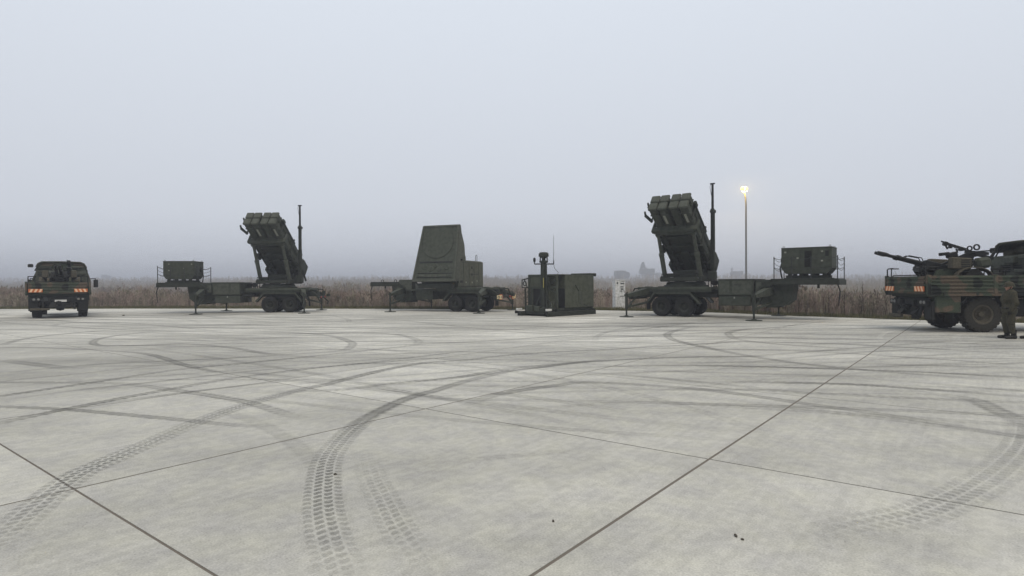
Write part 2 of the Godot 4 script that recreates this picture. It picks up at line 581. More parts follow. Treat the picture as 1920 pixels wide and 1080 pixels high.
# tread of a tyre: rounded blocks of dust-free, darker print between pale lines
func tread_texture() -> ImageTexture:
	var wd := 128
	var ht := 512
	var o := PackedByteArray()
	o.resize(wd * ht * 4)
	var r2 := RandomNumberGenerator.new()
	r2.seed = 5
	var nz := noise_image(wd, 0.05, 3, 61, ht)
	nz.convert(Image.FORMAT_L8)
	var dn := nz.get_data()
	var rows := 10
	for y in ht:
		for x in wd:
			var fx := (x + 0.5) / wd * 4.0
			var col := int(fx)
			var fy := (y + 0.5) / ht * rows + (0.5 if col % 2 else 0.0) + (0.12 * sin(fx * 5.0))
			var cx := absf(fx - col - 0.5) * 2.0
			var cy := absf(fposmod(fy, 1.0) - 0.5) * 2.0
			var m := maxf(cx * 0.80 + cy * 0.16, cy * 1.02 + cx * cx * 0.2)
			var block := 1.0 - smoothstep(0.56, 0.80, m)
			var n: float = dn[y * wd + x] / 255.0
			var edge := 1.0 - smoothstep(0.86, 1.0, absf((x + 0.5) / wd * 2.0 - 1.0))
			var i := (y * wd + x) * 4
			var dark := 0.29 + 0.10 * n
			var pale := 0.86
			var tone := lerpf(pale, dark, block)
			o[i] = int(255 * tone)
			o[i + 1] = int(255 * tone)
			o[i + 2] = int(255 * tone * 0.98)
			var alpha := lerpf(0.34, 0.60, block) * (0.2 + 1.35 * n) * (0.6 if col == 0 or col == 3 else 1.0)
			o[i + 3] = int(255 * clampf(alpha * edge, 0.0, 1.0))
	return ImageTexture.create_from_image(Image.create_from_data(wd, ht, false, Image.FORMAT_RGBA8, o))

func tread(pad: Node3D, p: Array, width: float, alpha: float, lift: float) -> void:
	var q := PackedVector2Array()
	for i in range(0, p.size(), 2):
		q.append(Vector2(p[i], p[i + 1]))
	q = catmull(q, 0.08)
	var g := Geo.new()
	var along := 0.0
	var total := 0.0
	for i in q.size() - 1:
		total += q[i].distance_to(q[i + 1])
	var rows := []
	for i in q.size():
		var d := (q[mini(i + 1, q.size() - 1)] - q[maxi(i - 1, 0)]).normalized()
		var s := Vector2(-d.y, d.x) * width * 0.5
		if i > 0:
			along += q[i].distance_to(q[i - 1])
		var f := alpha * clampf(along / 0.9, 0.0, 1.0) * clampf((total - along) / 0.9, 0.0, 1.0)
		f *= 0.8 + 0.2 * sin(along * 2.3 + width * 9.0)
		var a := q[i] - s
		var b := q[i] + s
		rows.append([Vector3(a.x, lift, -a.y), Vector3(b.x, lift, -b.y), along / 0.95, f])
	for i in rows.size() - 1:
		var r0: Array = rows[i]
		var r1: Array = rows[i + 1]
		for k in [[r0, 0], [r0, 1], [r1, 1], [r0, 0], [r1, 1], [r1, 0]]:
			g.v.append(k[0][k[1]])
			g.n.append(Vector3.UP)
			g.u.append(Vector2(k[1], k[0][2]))
			g.c.append(Color(1, 1, 1, k[0][3]))
	put("tyre_mark", g, M.tread, pad)

func make_pad() -> void:
	M.concrete = make_concrete()
	M.tread = StandardMaterial3D.new()
	M.tread.albedo_texture = tread_texture()
	M.tread.vertex_color_use_as_albedo = true
	M.tread.transparency = BaseMaterial3D.TRANSPARENCY_ALPHA
	M.tread.roughness = 0.9
	M.joint = paint(0.15, 0.132, 0.113, 0.95)
	var pad := thing("concrete_apron")
	tag(pad, "pale concrete apron of square slabs crossed by dark curved tyre marks", "", "", "structure")
	var outline := PackedVector2Array([Vector2(-58, -5), Vector2(30, -5)])
	for x in [30.0, 24.0, 19.2, 17.6, 15.5, 12.6, 5.85, -6.3, -13.0, -30.0, -58.0]:
		outline.append(Vector2(x, edge_at(x)))
	# what shows in the joints
	var base := Geo.new()
	var t := Geometry2D.triangulate_polygon(outline)
	for i in range(0, t.size(), 3):
		var q := []
		for k in 3:
			q.append(Vector3(outline[t[i + k]].x, -0.005, -outline[t[i + k]].y))
		base.face(q, Vector3.UP)
	put("joint_filler", base, M.joint, pad)
	var a := deg_to_rad(SLAB_TURN)
	var da := Vector2(sin(a), cos(a))       # along the first family of joints
	var db := Vector2(cos(a), -sin(a))
	var r2 := RandomNumberGenerator.new()
	r2.seed = 9
	for i in range(-21, 19):
		for j in range(-12, 22):
			# corners in joint coordinates: s across the first family, t along it
			var s0 := -6.241 + 4.098 * i + 0.0
			var t0 := 1.757 + 4.22 * j
			var gap := 0.0105
			var poly := PackedVector2Array()
			for e in [[gap * 1.35, gap], [4.098 - gap * 1.35, gap], [4.098 - gap * 1.35, 4.22 - gap], [gap * 1.35, 4.22 - gap]]:
				poly.append(db * (s0 + e[0]) + da * (t0 + e[1]))
			var parts := Geometry2D.intersect_polygons(poly, outline)
			for c in parts:
				if c.size() < 3:
					continue
				var area := 0.0
				var mid := Vector2.ZERO
				for k in c.size():
					area += c[k].cross(c[(k + 1) % c.size()]) * 0.5
					mid += c[k] / c.size()
				if absf(area) < 0.05:
					continue
				var g := Geo.new()
				var tri := Geometry2D.triangulate_polygon(c)
				var tone := r2.randf_range(0.86, 1.07)
				var off := Vector2(r2.randf(), r2.randf())
				for k in range(0, tri.size(), 3):
					var f := []
					for l in 3:
						f.append(c[tri[k + l]])
					if (f[1] - f[0]).cross(f[2] - f[0]) < 0.0:
						f.reverse()
					for l in [0, 2, 1]:
						var p: Vector2 = f[l]
						g.v.append(Vector3(p.x, 0, -p.y))
						g.n.append(Vector3.UP)
						g.u.append(Vector2(p.dot(db), p.dot(da)) / 4.4 + off)
						g.w.append(Vector2((p.x - WX0) / WSX, (p.y - WD0) / WSD))
						g.c.append(Color(tone, tone * 1.0, tone * r2.randf_range(0.995, 1.0)))
				# the slab's sides
				var cc := c.duplicate()
				for k in cc.size():
					var p: Vector2 = cc[k]
					var q: Vector2 = cc[(k + 1) % cc.size()]
					var was := g.v.size()
					var o := Vector2(q.y - p.y, p.x - q.x)
					if o.dot((p + q) * 0.5 - mid) < 0.0:
						o = -o
					g.face([Vector3(p.x, 0, -p.y), Vector3(q.x, 0, -q.y), Vector3(q.x, -0.2, -q.y), Vector3(p.x, -0.2, -p.y)], Vector3(o.x, 0, -o.y))
					for l in g.v.size() - was:
						g.u.append(Vector2(g.v[was + l].y, 0.3))
						g.w.append(Vector2((p.x - WX0) / WSX, (p.y - WD0) / WSD))
						g.c.append(Color(tone * 0.9, tone * 0.9, tone * 0.88))
				put("slab", g, M.concrete, pad)
	tread(pad, [-0.93, 3.38, -1.04, 3.63, -1.21, 4.00, -1.37, 4.38, -1.53, 4.81, -1.70, 5.36, -1.88, 6.05, -1.95, 6.66, -1.97, 7.35, -1.91, 8.19], 0.34, 0.75, 0.004)
	tread(pad, [-1.64, 6.59, -1.32, 5.57, -1.09, 4.98, -0.85, 4.37, -0.63, 3.89, -0.48, 3.50], 0.3, 0.36, 0.005)
	tread(pad, [-3.47, 3.80, -3.59, 4.17, -3.82, 4.77, -4.08, 5.57, -4.10, 6.08, -4.10, 6.76, -4.10, 7.73, -3.96, 8.98, -3.59, 10.20, -3.30, 10.75], 0.34, 0.8, 0.006)
	tread(pad, [-3.01, 3.55, -3.17, 3.97, -3.28, 4.26, -3.17, 4.42], 0.3, 0.45, 0.007)
	tread(pad, [6.82, 7.92, 5.88, 6.83, 5.18, 6.13, 4.40, 5.46, 3.67, 4.92, 3.05, 4.54, 2.53, 4.34, 1.88, 4.05], 0.42, 0.5, 0.008)


# ---------------------------------------------------------------- the field beyond
func make_field() -> void:
	var soil := paint(0.15, 0.135, 0.11, 0.98, ramp_texture(256, 0.03, 4, 71, [Color(0.6, 0.6, 0.55), Color(0.85, 0.82, 0.8), Color(1, 0.98, 0.92)], [0.0, 0.5, 1.0]), 7.0)
	var g := Geo.new()
	var ds := [-80.0, -40.0, -10.0, 0.0, 10.0, 20.0, 30.0, 36.0, 42.0, 46.0, 50.0, 55.0, 62.0, 72.0, 85.0, 100.0, 120.0, 140.0, 165.0, 200.0, 260.0, 350.0, 500.0, 900.0]
	var xs := []
	for i in 61:
		var k := (i - 30) / 30.0
		xs.append(k * 60.0 + pow(absf(k), 3.0) * signf(k) * 840.0)
	var y := func(x: float, d: float) -> float:
		return ground_y(x, d) if d > edge_at(x) - 0.5 else -0.3
	for i in ds.size() - 1:
		for j in 60:
			var p := []
			for e in [[0, 0], [0, 1], [1, 1], [1, 0]]:
				var x: float = xs[j + e[1]]
				var d: float = ds[i + e[0]]
				p.append(Vector3(x, y.call(x, d), -d))
			g.face([p[0], p[1], p[2]], Vector3.UP)
			g.face([p[0], p[2], p[3]], Vector3.UP)
	tag(put("ground", g, soil), "brown overgrown field rising gently into the fog", "", "", "structure")

	var kinds := [clump(1.0, 12, 0.10, 1), clump(1.25, 14, 0.14, 2), clump(0.85, 16, 0.2, 3), clump(1.1, 10, 0.08, 4)]
	var leaf := StandardMaterial3D.new()
	leaf.vertex_color_use_as_albedo = true
	leaf.roughness = 0.95
	leaf.metallic_specular = 0.2
	leaf.backlight_enabled = true
	leaf.backlight = Color(0.25, 0.25, 0.22)
	var patch := FastNoiseLite.new()
	patch.seed = 8
	patch.frequency = 0.06
	var r2 := RandomNumberGenerator.new()
	r2.seed = 31
	var tints := [Color(0.29, 0.24, 0.20), Color(0.38, 0.33, 0.27), Color(0.17, 0.145, 0.12), Color(0.33, 0.255, 0.225), Color(0.25, 0.235, 0.17)]
	var sets := [[], [], [], []]
	var spots := []
	# [count, x from, x to, distance beyond the edge from, to, size]
	for z in [[13000, -62.0, 38.0, 0.7, 9.0, 0.95], [11000, -75.0, 45.0, 9.0, 30.0, 1.0], [14000, -105.0, 75.0, 30.0, 90.0, 0.9], [6000, -190.0, 150.0, 90.0, 230.0, 1.0]]:
		for i in z[0]:
			var x := r2.randf_range(z[1], z[2])
			var d := edge_at(x) + r2.randf_range(z[3], z[4])
			var k := patch.get_noise_2d(x, d)
			var k2 := patch.get_noise_2d(x * 3.1 + 400.0, d * 3.1)
			if r2.randf() < 0.28 - k * 1.7:
				continue
			if absf(x - 7.5) < 1.1 and d < 43.2:
				continue
			var size: float = z[5] * r2.randf_range(0.62, 1.12) * (0.95 + k * 0.7)
			if d - edge_at(x) < 1.6:
				size *= 0.55
			var b := Basis(Vector3.UP, r2.randf() * TAU).scaled(Vector3(size * 1.1, size * r2.randf_range(0.8, 1.1), size * 1.1))
			var c: Color = tints[r2.randi() % 5]
			c = c.lerp(tints[3] if k2 > 0.0 else tints[2], absf(k2) * 1.2) * r2.randf_range(0.6, 1.35)
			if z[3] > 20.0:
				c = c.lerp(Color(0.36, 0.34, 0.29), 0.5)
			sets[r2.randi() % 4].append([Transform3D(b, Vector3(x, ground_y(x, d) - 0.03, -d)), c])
	var titles := ["dense dry brown reeds covering the field behind the apron", "reddish brown dry weeds mixed through the field", "low tangled dead grass filling the field", "thin straw coloured stalks standing among the weeds"]
	var callings := ["dry_reeds", "dry_weeds", "dead_grass", "straw"]
	for k in 4:
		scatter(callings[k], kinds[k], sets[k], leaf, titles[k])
	# short green turf along the concrete's edge
	var turf := []
	for i in 9000:
		var x := r2.randf_range(-62, 36)
		var d := edge_at(x) + absf(r2.randfn(0.0, 0.55)) + 0.05
		var s := r2.randf_range(0.6, 1.3)
		var c: Color = Color(0.09, 0.098, 0.045).lerp(Color(0.17, 0.15, 0.085), r2.randf()) * r2.randf_range(0.7, 1.15)
		turf.append([Transform3D(Basis(Vector3.UP, r2.randf() * TAU).scaled(Vector3(s, s, s)), Vector3(x, ground_y(x, d) - 0.02, -d)), c])
	scatter("grass", clump(0.26, 14, 0.22, 6), turf, leaf, "short green and yellow grass along the edge of the concrete")

func clump(height: float, blades: int, spread: float, sd: int) -> Geo:
	var r2 := RandomNumberGenerator.new()
	r2.seed = sd
	var g := Geo.new()
	for i in blades:
		var a := r2.randf() * TAU
		var root := Vector3(cos(a), 0, sin(a)) * r2.randf() * 0.22
		var h := height * r2.randf_range(0.55, 1.15)
		var lean := Vector3(r2.randfn(), 0, r2.randfn()) * spread * h
		var wide := r2.randf_range(0.010, 0.024) * (0.6 if height < 0.4 else 1.0)
		var s := Vector3(cos(a + 1.3), 0, sin(a + 1.3)) * wide
		var m := root + lean * 0.35 + Vector3(0, h * 0.6, 0)
		var top := root + lean + Vector3(0, h, 0)
		g.face([root - s, root + s, m + s * 0.8, m - s * 0.8], s.cross(Vector3.UP))
		g.face([m - s * 0.8, m + s * 0.8, top], s.cross(Vector3.UP))
		if height > 0.4 and r2.randf() < 0.65:
			# seed head
			var hd := Vector3(0, 0.11 + 0.1 * r2.randf(), 0) + lean * 0.15
			var q := s.normalized() * r2.randf_range(0.022, 0.05)
			g.face([top - hd * 0.4, top + q, top + hd, top - q], s.cross(Vector3.UP))
			var q2 := q.cross(Vector3.UP)
			g.face([top - hd * 0.4, top + q2, top + hd, top - q2], q)
		if height > 0.4 and r2.randf() < 0.7:
			# side twig or leaf
			var o := root.lerp(top, r2.randf_range(0.3, 0.8))
			var e := o + Vector3(r2.randfn(), r2.randf_range(0.2, 1.2), r2.randfn()) * 0.16 * height
			g.face([o - s * 0.5, o + s * 0.5, e], s.cross(Vector3.UP))
	return g

func scatter(called: String, g: Geo, list: Array, m: Material, label: String) -> void:
	var mm := MultiMesh.new()
	mm.transform_format = MultiMesh.TRANSFORM_3D
	mm.use_colors = true
	mm.mesh = g.mesh(m)
	mm.instance_count = list.size()
	for i in list.size():
		mm.set_instance_transform(i, list[i][0])
		mm.set_instance_color(i, list[i][1])
	var o := MultiMeshInstance3D.new()
	o.name = numbered(called)
	o.multimesh = mm
	add_child(o)
	tag(o, label, "", "", "stuff")

# one dead weed: a bent stem with branches
func make_weed(x: float, d: float, h: float, sd: int, label: String) -> void:
	var t := thing("dead_weed", Vector3(x, ground_y(x, d), -d), sd * 47.0)
	tag(t, label, "weed", "tall dead weeds at the edge of the apron")
	var r2 := RandomNumberGenerator.new()
	r2.seed = sd
	var lean := Vector3(r2.randf_range(-0.2, 0.2), 0, r2.randf_range(-0.15, 0.15))
	var p := []
	for i in 6:
		var k := i / 5.0
		p.append(Vector3(lean.x * k * k, k * h, lean.z * k) + Vector3(r2.randfn(), 0, r2.randfn()) * 0.012)
	one_tube("stem", p, 0.016, M.stalk, t, 5, 0.006)
	for i in 9:
		var k := r2.randf_range(0.3, 0.95)
		var a: Vector3 = p[int(k * 5)].lerp(p[mini(5, int(k * 5) + 1)], fmod(k * 5, 1.0))
		var dir := Vector3(r2.randfn(), r2.randf_range(0.8, 2.0), r2.randfn()).normalized() * r2.randf_range(0.12, 0.36)
		one_tube("twig", [a, a + dir * 0.5 + Vector3(0, 0.01, 0), a + dir + Vector3(0, 0.05, 0)], 0.009, M.stalk, t, 4, 0.004)


# ---------------------------------------------------------------- wheels
var rims := {}
func wheel(parent: Node3D, at: Vector3, r: float, width: float, tm: Material, rm: Material, called := "wheel") -> void:
	var key := "%s %s %s %s" % [r, width, tm.get_instance_id(), rm.get_instance_id()]
	if not rims.has(key):
		var g := Geo.new()
		var h := width * 0.5
		for s in [-1.0, 1.0]:
			var x := Transform3D(Basis() if s > 0 else Basis(Vector3.UP, PI), Vector3.ZERO)
			g.lathe([Vector2(0.0, h * 0.62), Vector2(r * 0.10, h * 0.62), Vector2(r * 0.15, h * 0.55), Vector2(r * 0.17, h * 0.2), Vector2(r * 0.33, h * 0.12), Vector2(r * 0.42, h * 0.3), Vector2(r * 0.47, h * 0.78), Vector2(r * 0.55, h * 0.86), Vector2(r * 0.56, h * 0.7)], x, 18)
			for k in 10:
				var a := TAU * k / 10.0
				g.box(x * Vector3(cos(a) * r * 0.26, sin(a) * r * 0.26, h * 0.2), Vector3(0.04, 0.04, 0.05))
		var t := Geo.new()
		t.lathe([Vector2(r * 0.52, h * 0.7), Vector2(r * 0.57, h * 0.95), Vector2(r * 0.75, h), Vector2(r * 0.9, h * 0.97), Vector2(r * 0.965, h * 0.84), Vector2(r * 0.97, 0.0), Vector2(r * 0.965, -h * 0.84), Vector2(r * 0.9, -h * 0.97), Vector2(r * 0.75, -h), Vector2(r * 0.57, -h * 0.95), Vector2(r * 0.52, -h * 0.7)], Transform3D(), 32)
		for k in 26:
			for s in [-1.0, 1.0]:
				var a := TAU * (k + (0.25 if s > 0 else -0.25)) / 26.0
				var b := Basis(Vector3(0, 0, 1), a) * Basis(Vector3(1, 0, 0), 0.0)
				t.box(b * Vector3(r * 0.972, 0, s * h * 0.47), Vector3(r * 0.056, r * 0.125, h * 0.86), b, 0.008)
				t.box(b * Vector3(r * 0.9, 0, s * h * 0.94), Vector3(r * 0.11, r * 0.1, h * 0.09), b)
		rims[key] = [g.mesh(rm), t.mesh(tm)]
	var o := put_mesh(called, rims[key][0], parent, Transform3D(Basis(Vector3(0, 0, 1), at.x * 1.7 + at.z), at))
	put_mesh("tyre", rims[key][1], o)


# ---------------------------------------------------------------- the semitrailer under launchers and radar
# local axes: +x towards the gooseneck, origin on the ground under the middle of the two axles
func trailer(t: Node3D, near: float, boxes: bool, end: float) -> void:
	var g := Geo.new()
	for s in [-1.0, 1.0]:
		g.box(Vector3(1.45, 1.2, s * 0.42), Vector3(7.6, 0.32, 0.14), Basis(), 0.01)
	for x in [-2.2, -1.2, 0.0, 1.2, 2.4, 3.6, 4.8]:
		g.box(Vector3(x, 1.2, 0), Vector3(0.14, 0.26, 0.72))
	g.box(Vector3(0.0, 0.98, 0), Vector3(1.9, 0.14, 1.5))
	for x in [-0.64, 0.64]:
		g.tube([Vector3(x, 0.56, -0.8), Vector3(x, 0.56, 0.8)], 0.1, 8)
		g.lathe([Vector2(0, -0.2), Vector2(0.2, -0.16), Vector2(0.24, 0), Vector2(0.2, 0.16), Vector2(0, 0.2)], Transform3D(Basis(), Vector3(x, 0.56, 0)), 12)
	for s in [-0.6, 0.6]:
		g.tube([Vector3(-1.0, 0.75, s), Vector3(-0.64, 0.6, s), Vector3(0, 0.86, s), Vector3(0.64, 0.6, s), Vector3(1.0, 0.75, s)], 0.05, 5)
	put("chassis", g, M.green_dark, t)
	# rear deck
	g = Geo.new()
	g.box(Vector3(0.05, 1.53, 0), Vector3(4.1, 0.16, 2.36), Basis(), 0.02)
	g.box(Vector3(0.15, 1.41, 1.1), Vector3(3.9, 0.12, 0.06))
	g.box(Vector3(0.15, 1.41, -1.1), Vector3(3.9, 0.12, 0.06))
	for x in [-1.5, -0.7, 0.9, 1.7]:
		g.box(Vector3(x, 1.625, 0.95), Vector3(0.3, 0.035, 0.12))
		g.box(Vector3(x, 1.625, -0.95), Vector3(0.3, 0.035, 0.12))
	put("deck", g, M.green, t)
	for s in [-1.0, 1.0]:
		g = Geo.new()
		var outer := [Vector2(-1.42, 0.72), Vector2(-0.98, 1.3), Vector2(0.98, 1.3), Vector2(1.5, 0.72)]
		for i in 3:
			var a: Vector2 = outer[i]
			var b: Vector2 = outer[i + 1]
			g.beam(Vector3(a.x, a.y, s * 0.97), Vector3(b.x, b.y, s * 0.97), 0.56, 0.04)
		g.beam(Vector3(-1.42, 0.74, s * 1.24), Vector3(-0.98, 1.31, s * 1.24), 0.03, 0.1)
		g.beam(Vector3(-0.98, 1.28, s * 1.24), Vector3(0.98, 1.28, s * 1.24), 0.03, 0.1)
		g.beam(Vector3(0.98, 1.31, s * 1.24), Vector3(1.5, 0.74, s * 1.24), 0.03, 0.1)
		put("fender", g, M.green, t)
		g = Geo.new()
		g.box(Vector3(-1.44, 0.56, s * 0.97), Vector3(0.02, 0.42, 0.5))
		put("mud_flap", g, M.dark, t)
		for x in [-0.64, 0.64]:
			wheel(t, Vector3(x, 0.55, s * 0.95), 0.55, 0.42, M.tyre, M.rim)
	# gooseneck: the step up to the front deck
	g = Geo.new()
	g.prism(PackedVector2Array([Vector2(4.25, 1.05), Vector2(4.55, 0.68), Vector2(5.55, 0.66), Vector2(5.9, 0.95), Vector2(6.0, 1.7), Vector2(5.05, 1.99), Vector2(4.75, 1.85), Vector2(4.35, 1.45)]), -0.62, 0.62)
	g.box(Vector3(5.2, 1.2, 0.64), Vector3(0.7, 0.5, 0.05), Basis(), 0.015)
	g.box(Vector3(5.2, 1.2, -0.64), Vector3(0.7, 0.5, 0.05), Basis(), 0.015)
	g.box(Vector3(5.0, 0.62, 0), Vector3(0.5, 0.1, 1.5))
	put("gooseneck", g, M.green, t)
	g = Geo.new()
	g.box(Vector3(2.525 + end * 0.5, 1.98, 0), Vector3(end - 5.05, 0.06, 2.4), Basis(), 0.01)
	for s in [-1.0, 1.0]:
		g.box(Vector3(2.55 + end * 0.5, 1.83, s * 1.12), Vector3(end - 5.15, 0.24, 0.14), Basis(), 0.015)
		g.box(Vector3(2.55 + end * 0.5, 1.83, s * 0.45), Vector3(end - 5.25, 0.24, 0.14))
		g.prism(PackedVector2Array([Vector2(5.05, 1.95), Vector2(4.5, 1.62), Vector2(4.5, 1.5), Vector2(5.2, 1.72)]), s * 1.12 - 0.06, s * 1.12 + 0.06)
	g.box(Vector3(end, 1.83, 0), Vector3(0.1, 0.26, 2.38), Basis(), 0.02)
	g.lathe([Vector2(0.0, -0.12), Vector2(0.06, -0.12), Vector2(0.06, 0.12)], Transform3D(Basis(Vector3.RIGHT, PI / 2), Vector3(7.0, 1.66, 0)), 8)
	put("front_deck", g, M.green_dark, t)
	one_tube("hanging_cable", [Vector3(end - 0.06, 1.8, near * 1.05), Vector3(end + 0.06, 1.4, near * 1.08), Vector3(end + 0.02, 0.95, near * 1.08), Vector3(end, 0.7, near * 1.06)], 0.035, M.dark, t, 5, 0.02)
	# outriggers with jacks
	for e in [[4.65, 1.0, 4.95], [-1.95, -1.0, -1.5]]:
		for s in [-1.0, 1.0]:
			var foot := Vector3(e[0], 0, s * (2.75 if s == near else 2.45))
			var root := Vector3(e[2] if e[1] > 0 else -1.4, 1.42, s * 0.75)
			g = Geo.new()
			var tip := Vector3(foot.x, 1.16, foot.z - s * 0.06)
			g.beam(root, tip, 0.34, 0.46, 0.2, 0.16)
			g.beam(root + Vector3(0, -0.62, 0), tip + Vector3(0, -0.62, -s * 0.1), 0.12, 0.12, 0.09, 0.09)
			g.beam(root.lerp(tip, 0.55) + Vector3(0, -0.1, 0), tip + Vector3(0, -0.62, -s * 0.1), 0.06, 0.07)
			g.beam(tip + Vector3(-0.12, 0.02, 0), tip + Vector3(0.12, 0.02, 0), 0.2, 0.1)
			var o := put("outrigger", g, M.green, t)
			g = Geo.new()
			g.tube([Vector3(foot.x, 1.28, foot.z), Vector3(foot.x, 0.44, foot.z)], 0.075, 10)
			g.tube([Vector3(foot.x, 0.44, foot.z), Vector3(foot.x, 0.06, foot.z)], 0.05, 8)
			g.tube([Vector3(foot.x, 1.3, foot.z), Vector3(foot.x + 0.12, 1.34, foot.z + s * 0.1)], 0.025, 5)
			put("jack", g, M.green_dark, o)
			g = Geo.new()
			g.lathe([Vector2(0.0, 0.09), Vector2(0.1, 0.085), Vector2(0.13, 0.045), Vector2(0.37, 0.035), Vector2(0.39, 0.0), Vector2(0.0, 0.0)], Transform3D(Basis(Vector3.RIGHT, -PI / 2), foot), 20)
			put("foot_pad", g, M.green_dark, o)
	# rear bumper with lights
	g = Geo.new()
	g.box(Vector3(-2.5, 1.0, 0), Vector3(0.12, 0.16, 2.3), Basis(), 0.02)
	for s in [-1.0, 1.0]:
		g.beam(Vector3(-1.7, 1.5, s * 0.8), Vector3(-2.5, 1.05, s * 0.95), 0.12, 0.2, 0.1, 0.14)
	g.beam(Vector3(-2.4, 1.52, -0.7), Vector3(-2.4, 1.52, 0.7), 0.08, 0.08)
	g.tube([Vector3(-2.4, 1.52, 0.7), Vector3(-2.5, 1.1, 0.95)], 0.04, 6)
	g.tube([Vector3(-2.4, 1.52, -0.7), Vector3(-2.5, 1.1, -0.95)], 0.04, 6)
	g.tube([Vector3(-2.52, 1.02, 0.2), Vector3(-2.85, 0.7, 0.25), Vector3(-2.8, 0.5, 0.3)], 0.05, 6)
	g.box(Vector3(-2.72, 1.3, -0.5), Vector3(0.2, 0.26, 0.22), Basis(), 0.03)
	g.box(Vector3(-2.8, 1.12, 0.6), Vector3(0.22, 0.2, 0.24), Basis(), 0.03)
	var rb := put("rear_bumper", g, M.green_dark, t)
	for s in [-1.0, 1.0]:
		one_box("tail_light", Vector3(-2.57, 1.0, s * 0.62), Vector3(0.05, 0.12, 0.24), M.red, rb)
	if not boxes:
		return
	# equipment boxes between the deck and the gooseneck
	for s in [-1.0, 1.0]:
		g = Geo.new()
		g.box(Vector3(3.36, 1.58, s * 0.78), Vector3(1.74, 0.82, 0.86), Basis(), 0.025)
		g.box(Vector3(3.36, 2.0, s * 0.78), Vector3(1.8, 0.035, 0.92), Basis(), 0.01)
		var ub := put("equipment_box", g, M.green, t)
		for x in [2.76, 3.62]:
			one_box("access_panel", Vector3(x + 0.05, 1.58, s * 1.215), Vector3(0.5 if x < 3 else 0.92, 0.66, 0.018), M.green_light, ub, 0.006)
		one_tube("handle", [Vector3(3.3, 1.72, s * 1.225), Vector3(3.3, 1.72, s * 1.26), Vector3(3.62, 1.72, s * 1.26), Vector3(3.62, 1.72, s * 1.225)], 0.012, M.dark, ub, 5)
		g = Geo.new()
		g.box(Vector3(3.3, 0.9, s * 0.76), Vector3(1.6, 0.5, 0.8), Basis(), 0.025)
		var lb := put("tool_box", g, M.green, t)
		one_box("latch", Vector3(3.3, 1.06, s * 1.17), Vector3(0.06, 0.09, 0.03), M.pale, lb, 0.005)
		one_box("cable_reel_box", Vector3(4.68, 1.62, s * 0.72), Vector3(0.78, 0.7, 0.7), M.green_dark, t, 0.02)
		one_box("lid", Vector3(4.46, 1.6, s * 1.09), Vector3(0.26, 0.5, 0.03), M.green_light, t, 0.006)
		g = Geo.new()
		g.box(Vector3(2.05, 1.15, s * 0.8), Vector3(0.72, 0.14, 0.5))
		for k in 3:
			g.tube([Vector3(1.9 + k * 0.14, 1.62, s * 0.9), Vector3(1.9 + k * 0.14, 1.9, s * 0.95), Vector3(2.05 + k * 0.12, 1.95, s * 0.7), Vector3(2.1 + k * 0.12, 1.6, s * 0.6)], 0.028, 5)
		g.lathe([Vector2(0, 0.1), Vector2(0.16, 0.1), Vector2(0.16, -0.1), Vector2(0, -0.1)], Transform3D(Basis(), Vector3(2.1, 1.84, s * 0.5)), 14)
		put("cable_bundle", g, M.dark, t)


func chain(g: Geo, a: Vector3, b: Vector3, sag: float) -> void:
	var p := []
	for i in 9:
		var k := i / 8.0
		p.append(a.lerp(b, k) - Vector3(0, sag * 4.0 * k * (1.0 - k), 0))
	g.tube(p, 0.012, 4)

# posts with sagging chains round the front deck
func railing(t: Node3D, sides: Array, end: float) -> void:
	var top := 2.01
	var post := []
	for x in [5.2, 6.0, 6.85, end - 0.04]:
		for s in [-1.0, 1.0]:
			one_tube("railing_post", [Vector3(x, top, s * 1.13), Vector3(x, top + 1.08, s * 1.13)], 0.025, M.metal, t, 6)
	for s in sides:
		for y in [0.55, 1.02]:
			var g := Geo.new()
			for e in [[5.2, 6.0], [6.0, 6.85], [6.85, end - 0.04]]:
				chain(g, Vector3(e[0], top + y, s * 1.13), Vector3(e[1], top + y, s * 1.13), 0.1)
			put("safety_chain", g, M.metal, t)
	for x in [5.2, end - 0.04]:
		for y in [0.55, 0.8, 1.02]:
			var g := Geo.new()
			chain(g, Vector3(x, top + y, -1.13), Vector3(x, top + y, 1.13), 0.16)
			put("safety_chain", g, M.metal, t)


